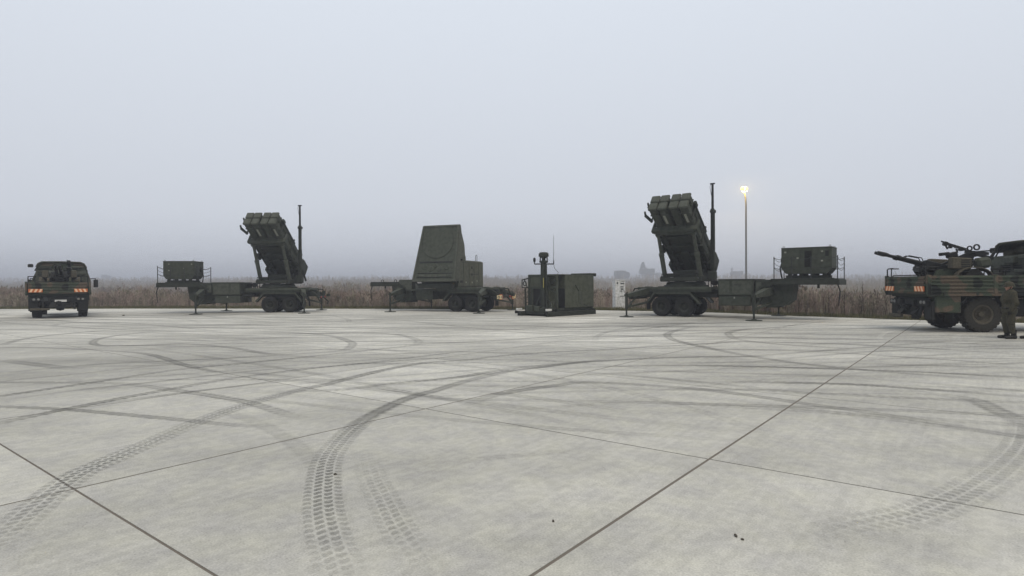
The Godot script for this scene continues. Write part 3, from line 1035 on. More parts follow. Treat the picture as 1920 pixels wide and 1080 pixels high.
# ---------------------------------------------------------------- missile launcher
# near: which local side (z) faces the camera; aim: degrees, local direction in which the canisters point
func make_launcher(at: Vector3, turn: float, near: float, aim: float, end: float, label: String) -> Node3D:
	var t := thing("missile_launcher", at, turn)
	tag(t, label, "missile launcher", "launcher trailers with raised canisters")
	trailer(t, near, true, end)
	railing(t, [-1.0, 1.0], end)
	var g := Geo.new()
	# turntable, in its own direction h with sideways l
	var tb := Basis(Vector3.UP, deg_to_rad(aim))     # +x of tb is the aim
	var c := Vector3(0.36, 1.61, 0)
	var p := func(h: float, y: float, l: float) -> Vector3:
		return c + tb * Vector3(h, y, l)
	g.lathe([Vector2(0, 0.3), Vector2(0.95, 0.3), Vector2(1.05, 0.24), Vector2(1.08, 0.12), Vector2(1.2, 0.1), Vector2(1.2, 0.0), Vector2(0, 0.0)], Transform3D(Basis(Vector3.RIGHT, -PI / 2), c), 28)
	g.box(p.call(0.1, 0.42, 0.0), Vector3(2.1, 0.2, 2.1), tb, 0.03)
	for s in [-1.0, 1.0]:
		g.box(p.call(0.5, 0.45, s * 1.0), Vector3(0.75, 0.3, 0.3), tb, 0.03)
		g.prism(PackedVector2Array([Vector2(-1.5, 0.3), Vector2(-0.3, 0.3), Vector2(-0.75, 1.0), Vector2(-1.25, 1.05)]), s * 0.7 - 0.09, s * 0.7 + 0.09, Transform3D(tb, c))
	var tt := put("turntable", g, M.green_dark, t)
	g = Geo.new()
	g.box(p.call(-0.15, 0.72, 0.0), Vector3(0.9, 0.42, 1.3), tb, 0.04)
	g.box(p.call(0.75, 0.64, 0.55), Vector3(0.3, 0.22, 0.4), tb, 0.02)
	put("drive_housing", g, M.green_dark, tt)
	g = Geo.new()
	g.tube([p.call(1.0, 0.5, -1.0), p.call(1.0, 0.72, -1.0), p.call(1.0, 0.72, 1.0), p.call(1.0, 0.5, 1.0)], 0.025, 5)
	put("guard_rail", g, M.dark, tt)
	for k in 5:
		var a := -0.9 + 0.35 * k
		one_tube("hose", [p.call(-1.3, 0.35, a), p.call(-1.75, 0.55 + 0.08 * k, a + 0.1), p.call(-1.7, 0.95, a * 0.9), p.call(-1.25, 1.1, a * 0.8)], 0.03, M.dark, tt, 5)
	for e in [[-1.55, 0.75, -1.05, 0.4, 0.2], [-1.6, 0.7, -0.6, 1.0, 0.17]]:
		g = Geo.new()
		g.hoop(p.call(e[0], e[1], e[2]), tb * Basis(Vector3.UP, e[3]), e[4], 0.025)
		put("hose_coil", g, M.dark, tt)
	# the tilted package: s along the axis, v across it upwards, l sideways
	var el := deg_to_rad(38.0)
	var pb := tb * Basis(Vector3(0, 0, 1), el)
	var hinge: Vector3 = p.call(-1.15, 0.85, 0.0)
	var q := func(s: float, v: float, l: float) -> Vector3:
		return hinge + pb * Vector3(s, v, l)
	g = Geo.new()
	for s in [-1.0, 1.0]:
		g.box(q.call(1.75, 0.06, s * 0.72), Vector3(3.9, 0.26, 0.16), pb, 0.02)
		g.box(q.call(1.75, 0.1, s * 1.02), Vector3(3.7, 0.14, 0.08), pb, 0.01)
		g.box(q.call(2.1, -0.02, s * 1.12), Vector3(0.5, 0.22, 0.18), pb, 0.02)
		g.box(q.call(0.5, 0.02, s * 1.1), Vector3(0.7, 0.3, 0.2), pb, 0.03)
	g.box(q.call(1.7, 0.13, 0.0), Vector3(3.6, 0.06, 1.96), pb, 0.01)
	for x in [0.0, 0.75, 1.5, 2.25, 3.0]:
		g.box(q.call(x, 0.03, 0.0), Vector3(0.14, 0.18, 1.9), pb, 0.015)
	g.box(q.call(1.1, -0.06, 0.0), Vector3(1.5, 0.16, 0.5), pb, 0.03)
	put("erector_frame", g, M.green_dark, t)
	g = Geo.new()
	g.box(q.call(3.58, 0.02, 0.0), Vector3(0.24, 0.34, 2.36), pb, 0.03)
	g.box(q.call(3.4, -0.12, 0.0), Vector3(0.1, 0.12, 2.2), pb, 0.02)
	g.box(q.call(3.58, 0.24, 1.22), Vector3(0.2, 0.7, 0.1), pb, 0.02)
	g.box(q.call(3.58, 0.24, -1.22), Vector3(0.2, 0.7, 0.1), pb, 0.02)
	put("cross_beam", g, M.green, t)
	for s in [-1.0, 1.0]:
		var a: Vector3 = p.call(0.5, 0.5, s * 1.0)
		var b: Vector3 = q.call(3.3, -0.06, s * 0.98)
		g = Geo.new()
		g.tube([a, a.lerp(b, 0.55)], 0.13, 12)
		g.tube([a.lerp(b, 0.52), a.lerp(b, 0.58)], 0.15, 12)
		g.tube([a.lerp(b, 0.55), b], 0.095, 10)
		g.lathe([Vector2(0, 0.13), Vector2(0.14, 0.13), Vector2(0.14, -0.13), Vector2(0, -0.13)], Transform3D(tb, a), 12)
		g.lathe([Vector2(0, 0.11), Vector2(0.12, 0.11), Vector2(0.12, -0.11), Vector2(0, -0.11)], Transform3D(tb, b), 12)
		put("elevating_strut", g, M.green_light, t)
	# eight canisters, in pairs: four columns, two rows
	for row in 2:
		for col in 4:
			var l := -0.795 + 0.53 * col + (0.04 if col > 1 else -0.04)
			var v := 0.43 + 0.53 * row
			var len := 4.95
			var s0 := 0.0
			g = Geo.new()
			g.box(q.call(s0 + len * 0.5, v, l), Vector3(len, 0.46, 0.45), pb, 0.09)
			for k in [0.35, 1.3, 2.5, 3.7, 4.55]:
				g.box(q.call(s0 + k, v, l), Vector3(0.08, 0.49, 0.475), pb, 0.09)
			var cn := put("canister", g, M.green, t)
			g = Geo.new()
			g.box(q.call(s0 + len + 0.035, v, l), Vector3(0.16, 0.5, 0.485), pb, 0.11)
			put("end_cap", g, M.green_light, cn)
			g = Geo.new()
			g.box(q.call(s0 - 0.06, v, l), Vector3(0.14, 0.42, 0.42), pb, 0.06)
			g.box(q.call(s0 - 0.16, v - 0.05, l), Vector3(0.1, 0.2, 0.2), pb, 0.03)
			put("rear_cap", g, M.green_dark, cn)
			if row == 0 and (col == 2 or col == 0):
				one_box("label_plate", q.call(4.2, v - 0.238, l + 0.02), Vector3(0.62, 0.008, 0.13), M.pale, cn, 0.0, pb)
	for s in [-1.0, 1.0]:
		g = Geo.new()
		g.box(q.call(4.2, 0.68, s * 1.12), Vector3(0.1, 1.15, 0.07), pb, 0.02)
		g.box(q.call(3.2, 1.05, s * 1.12), Vector3(2.1, 0.1, 0.05), pb, 0.02)
		put("side_frame", g, M.green_dark, t)
		for e in [2.4, 0.9]:
			one_box("side_strap", q.call(e, 0.68, s * 1.12), Vector3(0.12, 1.1, 0.05), M.green_dark, t, 0.02, pb)
		one_box("side_box", q.call(0.1, 0.65, s * 1.14), Vector3(0.8, 0.8, 0.14), M.green_dark, t, 0.04, pb)
		g = Geo.new()
		g.box(q.call(-0.42, 0.45, s * 0.6), Vector3(0.34, 0.6, 0.7), pb, 0.05)
		g.beam(q.call(-0.3, 0.5, s * 1.0), q.call(-0.85, 0.22, s * 1.05), 0.08, 0.1)
		g.beam(q.call(-0.3, 1.0, s * 0.4), q.call(-0.75, 0.95, s * 0.45), 0.08, 0.1)
		put("rear_bracket", g, M.green_dark, t)
	for v in [0.2, 0.85]:
		g = Geo.new()
		g.beam(q.call(4.1, v, 1.12), q.call(4.62, v + 0.02, 1.36), 0.09, 0.14)
		g.beam(q.call(4.58, v + 0.02, 1.34), q.call(4.85, v + 0.04, 1.3), 0.08, 0.1)
		put("guide_arm", g, M.green_dark, t)
	one_box("latch_box", q.call(4.35, 1.0, -1.16), Vector3(0.36, 0.24, 0.14), M.green_dark, t, 0.03, pb)
	# antenna mast beside the package
	var ml := -1.42
	g = Geo.new()
	g.tube([p.call(-0.2, 0.3, ml), p.call(-0.2, 2.6, ml)], 0.13, 12)
	g.tube([p.call(-0.2, 2.6, ml), p.call(-0.2, 4.25, ml)], 0.11, 12)
	g.tube([p.call(-0.05, 0.4, ml - 0.12), p.call(-0.05, 4.1, ml - 0.12)], 0.06, 8)
	g.box(p.call(-0.12, 0.6, ml), Vector3(0.4, 0.5, 0.4), tb, 0.03)
	g.box(p.call(-0.14, 4.1, ml - 0.04), Vector3(0.3, 0.16, 0.26), tb, 0.03)
	var ms := put("antenna_mast", g, M.green_dark, t)
	g = Geo.new()
	g.tube([p.call(-0.2, 4.2, ml), p.call(-0.2, 5.6, ml)], 0.068, 10, 0.06)
	g.box(p.call(-0.2, 5.62, ml), Vector3(0.14, 0.06, 0.24), tb, 0.01)
	g.tube([p.call(-0.2, 5.6, ml + 0.1), p.call(-0.2, 5.45, ml + 0.14), p.call(-0.2, 5.0, ml + 0.07)], 0.012, 4)
	put("mast_tube", g, M.dark, ms)
	return t


# a generator in a closed housing on skids; local x along the trailer, origin on the deck
func make_generator(t0: Node3D, local: Vector3, size: Vector3, louver_side: float, label: String) -> void:
	var t := thing("generator", t0.transform * local, t0.rotation_degrees.y)
	t.scale = size
	tag(t, label, "generator", "generators on the launcher decks")
	var g := Geo.new()
	g.prism(PackedVector2Array([Vector2(-1.2, 0.5), Vector2(-0.98, 0.24), Vector2(0.98, 0.24), Vector2(1.2, 0.5), Vector2(1.2, 1.48), Vector2(-1.2, 1.48)]), -0.78, 0.78)
	g.box(Vector3(0, 1.5, 0), Vector3(2.44, 0.05, 1.6), Basis(), 0.02)
	var h := put("housing", g, M.green, t)
	for s in [-1.0, 1.0]:
		for e in [[-0.72, 0.9], [0.12, 0.7], [0.88, 0.56]]:
			one_box("service_door", Vector3(e[0], 0.98, s * 0.785), Vector3(e[1] - 0.06, 0.84, 0.02), M.green, h, 0.008)
		for e in [[-1.0, 1.3], [-0.4, 1.0], [0.75, 1.3], [0.75, 0.85]]:
			one_box("placard", Vector3(e[0], e[1], s * 0.8), Vector3(0.1, 0.07, 0.008), M.pale, h, 0.0)
	g = Geo.new()
	for k in 9:
		g.box(Vector3(0.1, 0.62 + 0.085 * k, louver_side * 0.803), Vector3(0.3, 0.05, 0.03), Basis(Vector3.RIGHT, 0.5 * louver_side))
	g.box(Vector3(0.1, 0.96, louver_side * 0.797), Vector3(0.34, 0.78, 0.012))
	put("louver", g, M.dark, h)
	one_box("small_vent", Vector3(0.98, 1.2, louver_side * 0.8), Vector3(0.16, 0.26, 0.02), M.dark, h, 0.004)
	g = Geo.new()
	for s in [-1.0, 1.0]:
		g.box(Vector3(0, 0.1, s * 0.6), Vector3(2.0, 0.12, 0.12), Basis(), 0.01)
		g.box(Vector3(0, 0.02, s * 0.6), Vector3(2.2, 0.04, 0.2))
		for x in [-0.8, -0.25, 0.3, 0.85]:
			g.box(Vector3(x, 0.2, s * 0.6), Vector3(0.2, 0.14, 0.14))
	for x in [-0.7, 0.0, 0.7]:
		g.box(Vector3(x, 0.12, 0), Vector3(0.14, 0.1, 1.1))
	put("skid", g, M.green_dark, t)
	for x in [-1.1, 1.1]:
		for s in [-0.7, 0.7]:
			one_tube("lifting_eye", [Vector3(x - 0.04, 1.5, s), Vector3(x - 0.03, 1.6, s), Vector3(x + 0.03, 1.6, s), Vector3(x + 0.04, 1.5, s)], 0.014, M.green_dark, t, 5)
	g = Geo.new()
	g.lathe([Vector2(0, 0.14), Vector2(0.16, 0.1), Vector2(0.2, 0), Vector2(0, 0)], Transform3D(Basis(Vector3.UP, -PI / 2), Vector3(-1.2, 0.92, 0.3 * louver_side)), 12)
	g.tube([Vector3(-1.24, 0.86, 0.4 * louver_side), Vector3(-1.32, 0.5, 0.5 * louver_side), Vector3(-1.25, 0.15, 0.55 * louver_side), Vector3(-1.2, 0.02, 0.6 * louver_side)], 0.04, 6)
	put("cable_port", g, M.dark, t)


# ---------------------------------------------------------------- radar
func make_radar(at: Vector3, turn: float, body_at: Vector3, body_turn: float, label: String) -> void:
	var t := thing("radar_trailer", at, turn)
	tag(t, label, "radar")
	trailer(t, -1.0, false, 7.4)
	var bb := Basis(Vector3.UP, deg_to_rad(body_turn - turn))
	var x := Transform3D(bb, t.transform.affine_inverse() * body_at)
	# body axes: +z out of the antenna face, x along it
	var g := Geo.new()
	g.lathe([Vector2(0, 0.34), Vector2(1.1, 0.34), Vector2(1.15, 0.0), Vector2(0, 0.0)], x * Transform3D(Basis(Vector3.RIGHT, -PI / 2), Vector3(0, 1.58, -2.0)), 28)
	g.box(x * Vector3(0, 1.72, -2.2), Vector3(2.5, 0.34, 4.0), x.basis, 0.03)
	put("pedestal", g, M.green_dark, t)
	# antenna housing, its profile (back, up) extruded sideways and narrowed to the top
	var wb := 1.6
	var wt := 1.36
	var prof := [Vector2(0, 2.0), Vector2(1.15, 5.8), Vector2(1.3, 5.86), Vector2(1.42, 5.78), Vector2(1.45, 5.35), Vector2(1.8, 4.5), Vector2(1.8, 3.62), Vector2(1.02, 3.5), Vector2(0.55, 2.05)]
	g = Geo.new()
	var lft := []
	var rgt := []
	for e in prof:
		var hw := lerpf(wb, wt, (e.y - 2.0) / 3.8)
		lft.append(x * Vector3(-hw, e.y, -e.x))
		rgt.append(x * Vector3(hw, e.y, -e.x))
	var poly := PackedVector2Array(prof)
	var ears := Geometry2D.triangulate_polygon(poly)
	for i in range(0, ears.size(), 3):
		g.face([lft[ears[i]], lft[ears[i + 1]], lft[ears[i + 2]]], x.basis * Vector3(-1, 0.08, 0))
		g.face([rgt[ears[i]], rgt[ears[i + 1]], rgt[ears[i + 2]]], x.basis * Vector3(1, 0.08, 0))
	for i in prof.size():
		var j := (i + 1) % prof.size()
		var o: Vector2 = Vector2(prof[i].y - prof[j].y, prof[j].x - prof[i].x)
		g.face([lft[i], rgt[i], rgt[j], lft[j]], x.basis * Vector3(0, o.y, -o.x))
	var an := put("antenna_housing", g, M.green, t)
	for sd in [lft, rgt]:
		g = Geo.new()
		var mid := Vector3.ZERO
		for k in 8:
			mid += sd[k] / 8.0
		var o := x.basis * Vector3(-0.014 if sd == lft else 0.014, 0, 0)
		for i in range(0, ears.size(), 3):
			var q := []
			for k in 3:
				q.append((sd[ears[i + k]] as Vector3).lerp(mid, 0.07) + o)
			g.face(q, o)
		put("side_panel", g, M.green_light, an)
	# on the face: frame, array disc, small arrays, seams
	var tilt := atan2(1.15, 3.8)
	var fx := x * Transform3D(Basis(Vector3.RIGHT, -tilt), Vector3(0, 2.0, 0))   # x along, y up the face, z out
	var fl := 3.97
	g = Geo.new()
	for s in [-1.0, 1.0]:
		g.beam(fx * Vector3(s * (wb - 0.06), 0.02, 0.015), fx * Vector3(s * (wt - 0.06), fl, 0.015), 0.12, 0.06)
	g.box(fx * Vector3(0, fl - 0.05, 0.02), Vector3(2.6, 0.1, 0.06), fx.basis, 0.01)
	g.box(fx * Vector3(0, 0.06, 0.03), Vector3(3.0, 0.14, 0.1), fx.basis, 0.01)
	put("face_frame", g, M.green_light, an)
	g = Geo.new()
	g.lathe([Vector2(0, 0.022), Vector2(1.12, 0.022), Vector2(1.15, 0.015), Vector2(1.16, 0.0)], fx * Transform3D(Basis(), Vector3(-0.05, 2.78, 0.0)), 48)
	put("main_array", g, M.green, an)
	g = Geo.new()
	g.hoop(fx * Vector3(-0.05, 2.78, 0.006), fx.basis, 1.17, 0.014, 6, 48)
	put("array_seal", g, M.green_dark, an)
	for y in [1.36, 0.58, 0.3]:
		one_box("seam_strip", fx * Vector3(0, y, 0.012), Vector3(2.6 - y * 0.1, 0.085 if y > 1.0 else 0.04, 0.03), M.dark, an, 0.0, fx.basis)
	for e in [[-0.75, 1.0, 0.17], [-0.3, 0.88, 0.17], [0.35, 0.9, 0.17], [0.85, 1.0, 0.17], [0.0, 1.12, 0.12]]:
		g = Geo.new()
		g.lathe([Vector2(0, 0.03), Vector2(e[2], 0.03), Vector2(e[2] + 0.02, 0.0)], fx * Transform3D(Basis(), Vector3(e[0], e[1], 0.0)), 20)
		put("small_array", g, M.green, an)
	for e in [[-0.95, 0.44, 0.4], [-0.35, 0.42, 0.22], [0.05, 0.42, 0.22], [0.6, 0.44, 0.5]]:
		one_box("face_panel", fx * Vector3(e[0], e[1], 0.012), Vector3(e[2], 0.18, 0.026), M.green_light, an, 0.005, fx.basis)
	# electronics shelter behind the antenna
	g = Geo.new()
	g.box(x * Vector3(0, 2.52, -3.0), Vector3(2.74, 1.82, 4.3), x.basis, 0.03)
	g.box(x * Vector3(0.35, 3.58, -2.15), Vector3(1.8, 0.4, 0.6), x.basis, 0.04)
	g.box(x * Vector3(0.0, 3.45, -3.6), Vector3(2.6, 0.05, 2.9), x.basis, 0.02)
	var sh := put("shelter", g, M.shelter, t)
	# doors of the shelter's side stand proud, dark gaps round them
	for e in [[-1.3, 0.86, 2.5, 1.6], [-2.2, 0.8, 2.5, 1.6], [-3.05, 0.78, 2.92, 0.76], [-3.05, 0.78, 2.1, 0.8], [-3.9, 0.78, 2.92, 0.76], [-3.9, 0.78, 2.1, 0.8], [-4.72, 0.7, 2.5, 1.6]]:
		one_box("door_gap", x * Vector3(1.372, e[2], e[0]), Vector3(0.012, e[3] + 0.05, e[1] + 0.05), M.dark, sh, 0.0, x.basis)
		one_box("access_door", x * Vector3(1.384, e[2], e[0]), Vector3(0.03, e[3], e[1]), M.shelter, sh, 0.01, x.basis)
	for e in [[-3.1, 1.95], [-3.95, 2.05], [-2.1, 1.95]]:
		g = Geo.new()
		g.lathe([Vector2(0, 0.03), Vector2(0.055, 0.025), Vector2(0.06, 0)], x * Transform3D(Basis(Vector3.UP, PI / 2), Vector3(1.4, e[1], e[0])), 10)
		put("indicator_disc", g, M.pale, sh)
	for e in [[-3.1, 2.98], [-3.1, 2.5], [-1.3, 2.0], [-1.5, 2.0]]:
		one_box("vent", x * Vector3(1.405, e[1], e[0]), Vector3(0.02, 0.16, 0.2), M.dark, sh, 0.0, x.basis)
	one_tube("roof_hoop", [x * Vector3(1.2, 3.42, -4.2), x * Vector3(1.2, 3.85, -4.2), x * Vector3(1.2, 3.93, -4.32), x * Vector3(1.2, 3.85, -4.44), x * Vector3(1.2, 3.42, -4.44)], 0.02, M.green_light, sh, 5)
	for k in 4:
		one_tube("hose", [x * Vector3(1.42, 3.35 - k * 0.25, -0.7), x * Vector3(1.5, 2.9 - k * 0.2, -0.78), x * Vector3(1.44, 1.9, -0.7 - k * 0.04)], 0.03, M.dark, an, 5)
	# the front deck carries two lifting rings and a low locker
	for dx in [6.6, 5.5]:
		var h := Geo.new()
		h.hoop(Vector3(dx, 2.06, -0.9), Basis(), 0.1, 0.025, 6, 14)
		put("lifting_ring", h, M.green_light, t)
	g = Geo.new()
	g.prism(PackedVector2Array([Vector2(4.0, 1.5), Vector2(5.4, 1.5), Vector2(5.0, 2.15), Vector2(4.0, 2.15)]), -1.15, -0.7)
	put("locker", g, M.green_light, t)
	g = Geo.new()
	g.box(Vector3(3.2, 1.45, 0), Vector3(2.6, 0.14, 2.3), Basis(), 0.02)
	g.box(Vector3(3.0, 1.1, -0.8), Vector3(1.3, 0.62, 0.7), Basis(), 0.03)
	g.box(Vector3(3.0, 1.1, 0.8), Vector3(1.3, 0.62, 0.7), Basis(), 0.03)
	put("side_box", g, M.green, t)
	for s in [-1.0, 1.0]:
		g = Geo.new()
		g.box(Vector3(-2.64, 0.98, s * 0.98), Vector3(0.04, 0.34, 0.38), Basis(), 0.006)
		var mp := put("marker_plate", g, M.orange, t)
		g = Geo.new()
		g.box(Vector3(-2.66, 0.98, s * 0.98), Vector3(0.03, 0.24, 0.28), Basis(), 0.004)
		# turned a little outwards as well, so that it shows to the side
		g.box(Vector3(-2.6, 0.98, s * 1.19), Vector3(0.26, 0.24, 0.03), Basis(), 0.004)
		put("plate_face", g, M.marker, mp)
		g = Geo.new()
		g.lathe([Vector2(0.045, 0.0), Vector2(0.085, 0.0)], Transform3D(Basis(Vector3.UP, 0.0 if s > 0 else PI), Vector3(-2.6, 0.98, s * 1.208)), 14)
		g.lathe([Vector2(0.045, 0.0), Vector2(0.085, 0.0)], Transform3D(Basis(Vector3.UP, -PI / 2), Vector3(-2.678, 0.98, s * 0.98)), 14)
		put("plate_mark", g, M.dark, mp)


# ---------------------------------------------------------------- equipment shelter with a telescopic mast
func make_shelter(at: Vector3, turn: float) -> void:
	var t := thing("equipment_shelter", at, turn)
	tag(t, "olive green equipment shelter on skids with a telescopic mast at one end", "shelter")
	# local: +x along the long side away from the mast, +z towards the viewer; centre of the floor
	var L := 3.5
	var W := 2.1
	var g := Geo.new()
	g.box(Vector3(0.35, 1.38, 0), Vector3(L - 0.7, 1.9, W), Basis(), 0.03)
	g.box(Vector3(-1.4, 1.38, -0.3), Vector3(0.7, 1.9, W - 0.6), Basis(), 0.03)
	var b := put("body", g, M.shelter, t)
	g = Geo.new()
	g.box(Vector3(0.0, 2.34, 0), Vector3(L, 0.03, W), Basis(), 0.01)
	put("roof", g, M.shelter, b)
	g = Geo.new()
	g.box(Vector3(L * 0.5 - 0.02, 2.4, 0.3), Vector3(0.56, 0.09, 1.5), Basis(), 0.02)
	g.box(Vector3(L * 0.5 + 0.2, 2.33, 0.3), Vector3(0.12, 0.14, 1.5), Basis(), 0.02)
	put("roof_hatch", g, M.green_dark, b)
	one_box("side_hatch", Vector3(0.4, 1.0, W * 0.5 + 0.012), Vector3(0.34, 0.72, 0.03), M.green_light, b, 0.008)
	one_tube("side_brace", [Vector3(-0.1, 1.75, W * 0.5 + 0.02), Vector3(0.2, 1.4, W * 0.5 + 0.03)], 0.02, M.green_dark, b, 5)
	one_tube("cable", [Vector3(0.7, 0.62, W * 0.5 + 0.02), Vector3(1.0, 0.5, W * 0.5 + 0.04), Vector3(1.5, 0.42, W * 0.5 + 0.04)], 0.015, M.dark, b, 5)
	# corner posts and recess on the mast end
	g = Geo.new()
	for z in [-W * 0.5, W * 0.5]:
		g.box(Vector3(-L * 0.5, 1.4, z * 0.98), Vector3(0.12, 1.9, 0.12), Basis(), 0.015)
	g.box(Vector3(-L * 0.5, 1.6, 0), Vector3(0.1, 0.14, W), Basis(), 0.015)
	g.box(Vector3(-L * 0.5, 2.28, 0), Vector3(0.1, 0.1, W), Basis(), 0.015)
	g.beam(Vector3(-L * 0.5, 1.62, 0.35), Vector3(-L * 0.5, 2.1, 0.95), 0.06, 0.1)
	g.beam(Vector3(-L * 0.5, 1.5, 0.6), Vector3(-L * 0.5, 1.25, 0.95), 0.05, 0.08)
	put("end_frame", g, M.green, t)
	one_box("radiator_grille", Vector3(-1.05, 1.0, 0.74), Vector3(0.03, 1.1, 0.6), M.dark, b, 0.004)
	one_box("end_door", Vector3(-L * 0.5 - 0.02, 1.05, -0.25), Vector3(0.03, 1.0, 0.9), M.dark, b, 0.006)
	for z in [0.15, 0.7]:
		one_box("end_vent", Vector3(-L * 0.5 - 0.02, 1.95, z), Vector3(0.05, 0.26, 0.3), M.green_dark, b, 0.01)
	# skid frame, sticking out beyond the mast end
	g = Geo.new()
	for z in [-W * 0.5, W * 0.5]:
		g.box(Vector3(-0.35, 0.17, z * 0.95), Vector3(L + 1.0, 0.2, 0.2), Basis(), 0.02)
		g.box(Vector3(-0.35, 0.05, z * 0.95), Vector3(L + 0.9, 0.08, 0.26))
	for x in [-2.2, -1.5, 0.0, 1.6]:
		g.box(Vector3(x, 0.18, 0), Vector3(0.16, 0.16, W), Basis(), 0.01)
	g.box(Vector3(0.0, 0.36, 0), Vector3(L, 0.14, W - 0.1), Basis(), 0.02)
	g.box(Vector3(L * 0.5, 0.2, 0), Vector3(0.14, 0.3, W + 0.1), Basis(), 0.02)
	put("skid", g, M.green_dark, t)
	for e in [[-2.35, -1.2], [-2.3, 0.95]]:
		g = Geo.new()
		g.tube([Vector3(e[0], 0.2, e[1]), Vector3(e[0] - 0.35, 0.22, e[1] + 0.02)], 0.06, 8)
		g.tube([Vector3(e[0] - 0.1, 0.2, e[1]), Vector3(e[0] - 0.1, 0.0, e[1])], 0.09, 8)
		g.box(Vector3(e[0] - 0.35, 0.22, e[1]), Vector3(0.1, 0.16, 0.16), Basis(), 0.02)
		put("levelling_jack", g, M.dark, t)
		one_box("pale_block", Vector3(e[0] - 0.12, 0.37, e[1] + 0.02), Vector3(0.42, 0.12, 0.12), M.plate, t, 0.01)
	# side ladder frame at the far corner
	g = Geo.new()
	g.beam(Vector3(-2.0, 0.2, -1.08), Vector3(-1.85, 1.55, -1.25), 0.1, 0.1)
	g.beam(Vector3(-2.0, 0.2, -0.75), Vector3(-1.9, 1.55, -0.7), 0.06, 0.06)
	g.tube([Vector3(-1.8, 1.6, -1.0), Vector3(-1.85, 1.6, -1.5), Vector3(-1.85, 2.05, -1.5), Vector3(-1.8, 2.15, -1.0)], 0.04, 6)
	g.tube([Vector3(-1.85, 1.62, -1.1), Vector3(-1.85, 2.05, -1.3)], 0.03, 6)
	g.hoop(Vector3(-1.86, 1.84, -1.28), Basis(Vector3.UP, PI / 2), 0.12, 0.03)
	for k in 4:
		g.tube([Vector3(-1.98 + k * 0.03, 0.45 + k * 0.3, -1.1), Vector3(-1.97 + k * 0.02, 0.45 + k * 0.3, -0.75)], 0.02, 5)
	put("step_frame", g, M.green_dark, t)
	# mast
	var mx := -2.05
	var mz := 0.32
	g = Geo.new()
	g.box(Vector3(mx, 1.55, mz), Vector3(0.3, 2.7, 0.26), Basis(), 0.03)
	g.box(Vector3(mx, 0.35, mz), Vector3(0.5, 0.24, 0.5), Basis(), 0.03)
	g.tube([Vector3(mx - 0.05, 0.4, mz + 0.24), Vector3(mx - 0.05, 2.95, mz + 0.22)], 0.05, 8)
	g.beam(Vector3(mx, 1.4, mz), Vector3(mx, 0.35, mz + 0.75), 0.06, 0.08)
	g.beam(Vector3(mx, 1.6, mz), Vector3(mx, 0.35, mz - 0.7), 0.06, 0.08)
	g.box(Vector3(mx + 0.2, 1.9, mz), Vector3(0.3, 0.1, 0.2))
	g.box(Vector3(mx + 0.2, 0.9, mz), Vector3(0.3, 0.1, 0.2))
	var ms := put("mast", g, M.green_dark, t)
	one_tube("gauge_tube", [Vector3(mx - 0.17, 1.6, mz + 0.12), Vector3(mx - 0.17, 2.15, mz + 0.12)], 0.025, M.yellow, ms, 6)
	g = Geo.new()
	g.tube([Vector3(mx, 2.9, mz), Vector3(mx, 3.2, mz)], 0.11, 10)
	g.box(Vector3(mx, 3.06, mz), Vector3(0.2, 0.12, 0.5), Basis(), 0.02)
	g.lathe([Vector2(0.0, 0.3), Vector2(0.22, 0.28), Vector2(0.28, 0.2), Vector2(0.29, 0.05), Vector2(0.16, 0.0), Vector2(0.06, -0.14), Vector2(0, -0.14)], Transform3D(Basis(Vector3.RIGHT, -PI / 2), Vector3(mx, 3.3, mz)), 18)
	for s in [-1.0, 1.0]:
		g.tube([Vector3(mx, 3.35, mz + s * 0.24), Vector3(mx, 3.1, mz + s * 0.26), Vector3(mx, 2.95, mz + s * 0.14)], 0.04, 6)
	put("sensor_head", g, M.green_dark, ms)
	# cross arm, across the line of sight
	var ax := Vector3(0.68, 0, 0.73)
	var o := Vector3(mx, 2.93, mz)
	g = Geo.new()
	g.tube([o - ax * 0.52, o + ax * 0.56], 0.035, 7)
	g.tube([o - ax * 0.52, o - ax * 0.52 + Vector3(0, 0.16, 0)], 0.03, 6)
	g.lathe([Vector2(0, 0.24), Vector2(0.06, 0.22), Vector2(0.08, 0.1), Vector2(0.06, 0.0), Vector2(0, 0)], Transform3D(Basis(Vector3.RIGHT, -PI / 2), o - ax * 0.52 + Vector3(0, 0.12, 0)), 10)
	g.tube([o + ax * 0.56, o + ax * 0.56 + Vector3(0, 0.2, 0)], 0.03, 6)
	put("cross_arm", g, M.dark, ms)
	one_tube("whip_antenna", [o + ax * 0.56 + Vector3(0, 0.15, 0), o + ax * 0.565 + Vector3(0, 1.62, 0)], 0.016, M.metal, ms, 5, 0.008)
	one_tube("antenna_cable", [o + ax * 0.56, o + ax * 0.6 + Vector3(0.02, -0.25, 0), o + ax * 0.75 + Vector3(0.1, -0.48, 0.02), Vector3(-1.6, 2.36, 0.95)], 0.012, M.metal, ms, 5)
	# pipes and tripod at the foot of the mast
	g = Geo.new()
	for k in 4:
		g.tube([Vector3(-2.1, 0.3, 0.6 + k * 0.12), Vector3(-2.1 + k * 0.06, 0.6 + 0.1 * k, 0.62 + k * 0.12), Vector3(-1.85, 0.75, 0.7 + k * 0.1)], 0.03, 5)
	g.beam(Vector3(-2.2, 0.3, 1.0), Vector3(-2.0, 0.8, 0.85), 0.06, 0.06)
	g.box(Vector3(-2.1, 0.4, 0.0), Vector3(0.5, 0.3, 0.4), Basis(), 0.03)
	g.box(Vector3(-2.1, 0.42, -0.6), Vector3(0.4, 0.36, 0.5), Basis(), 0.03)
	put("pump_unit", g, M.green, t)


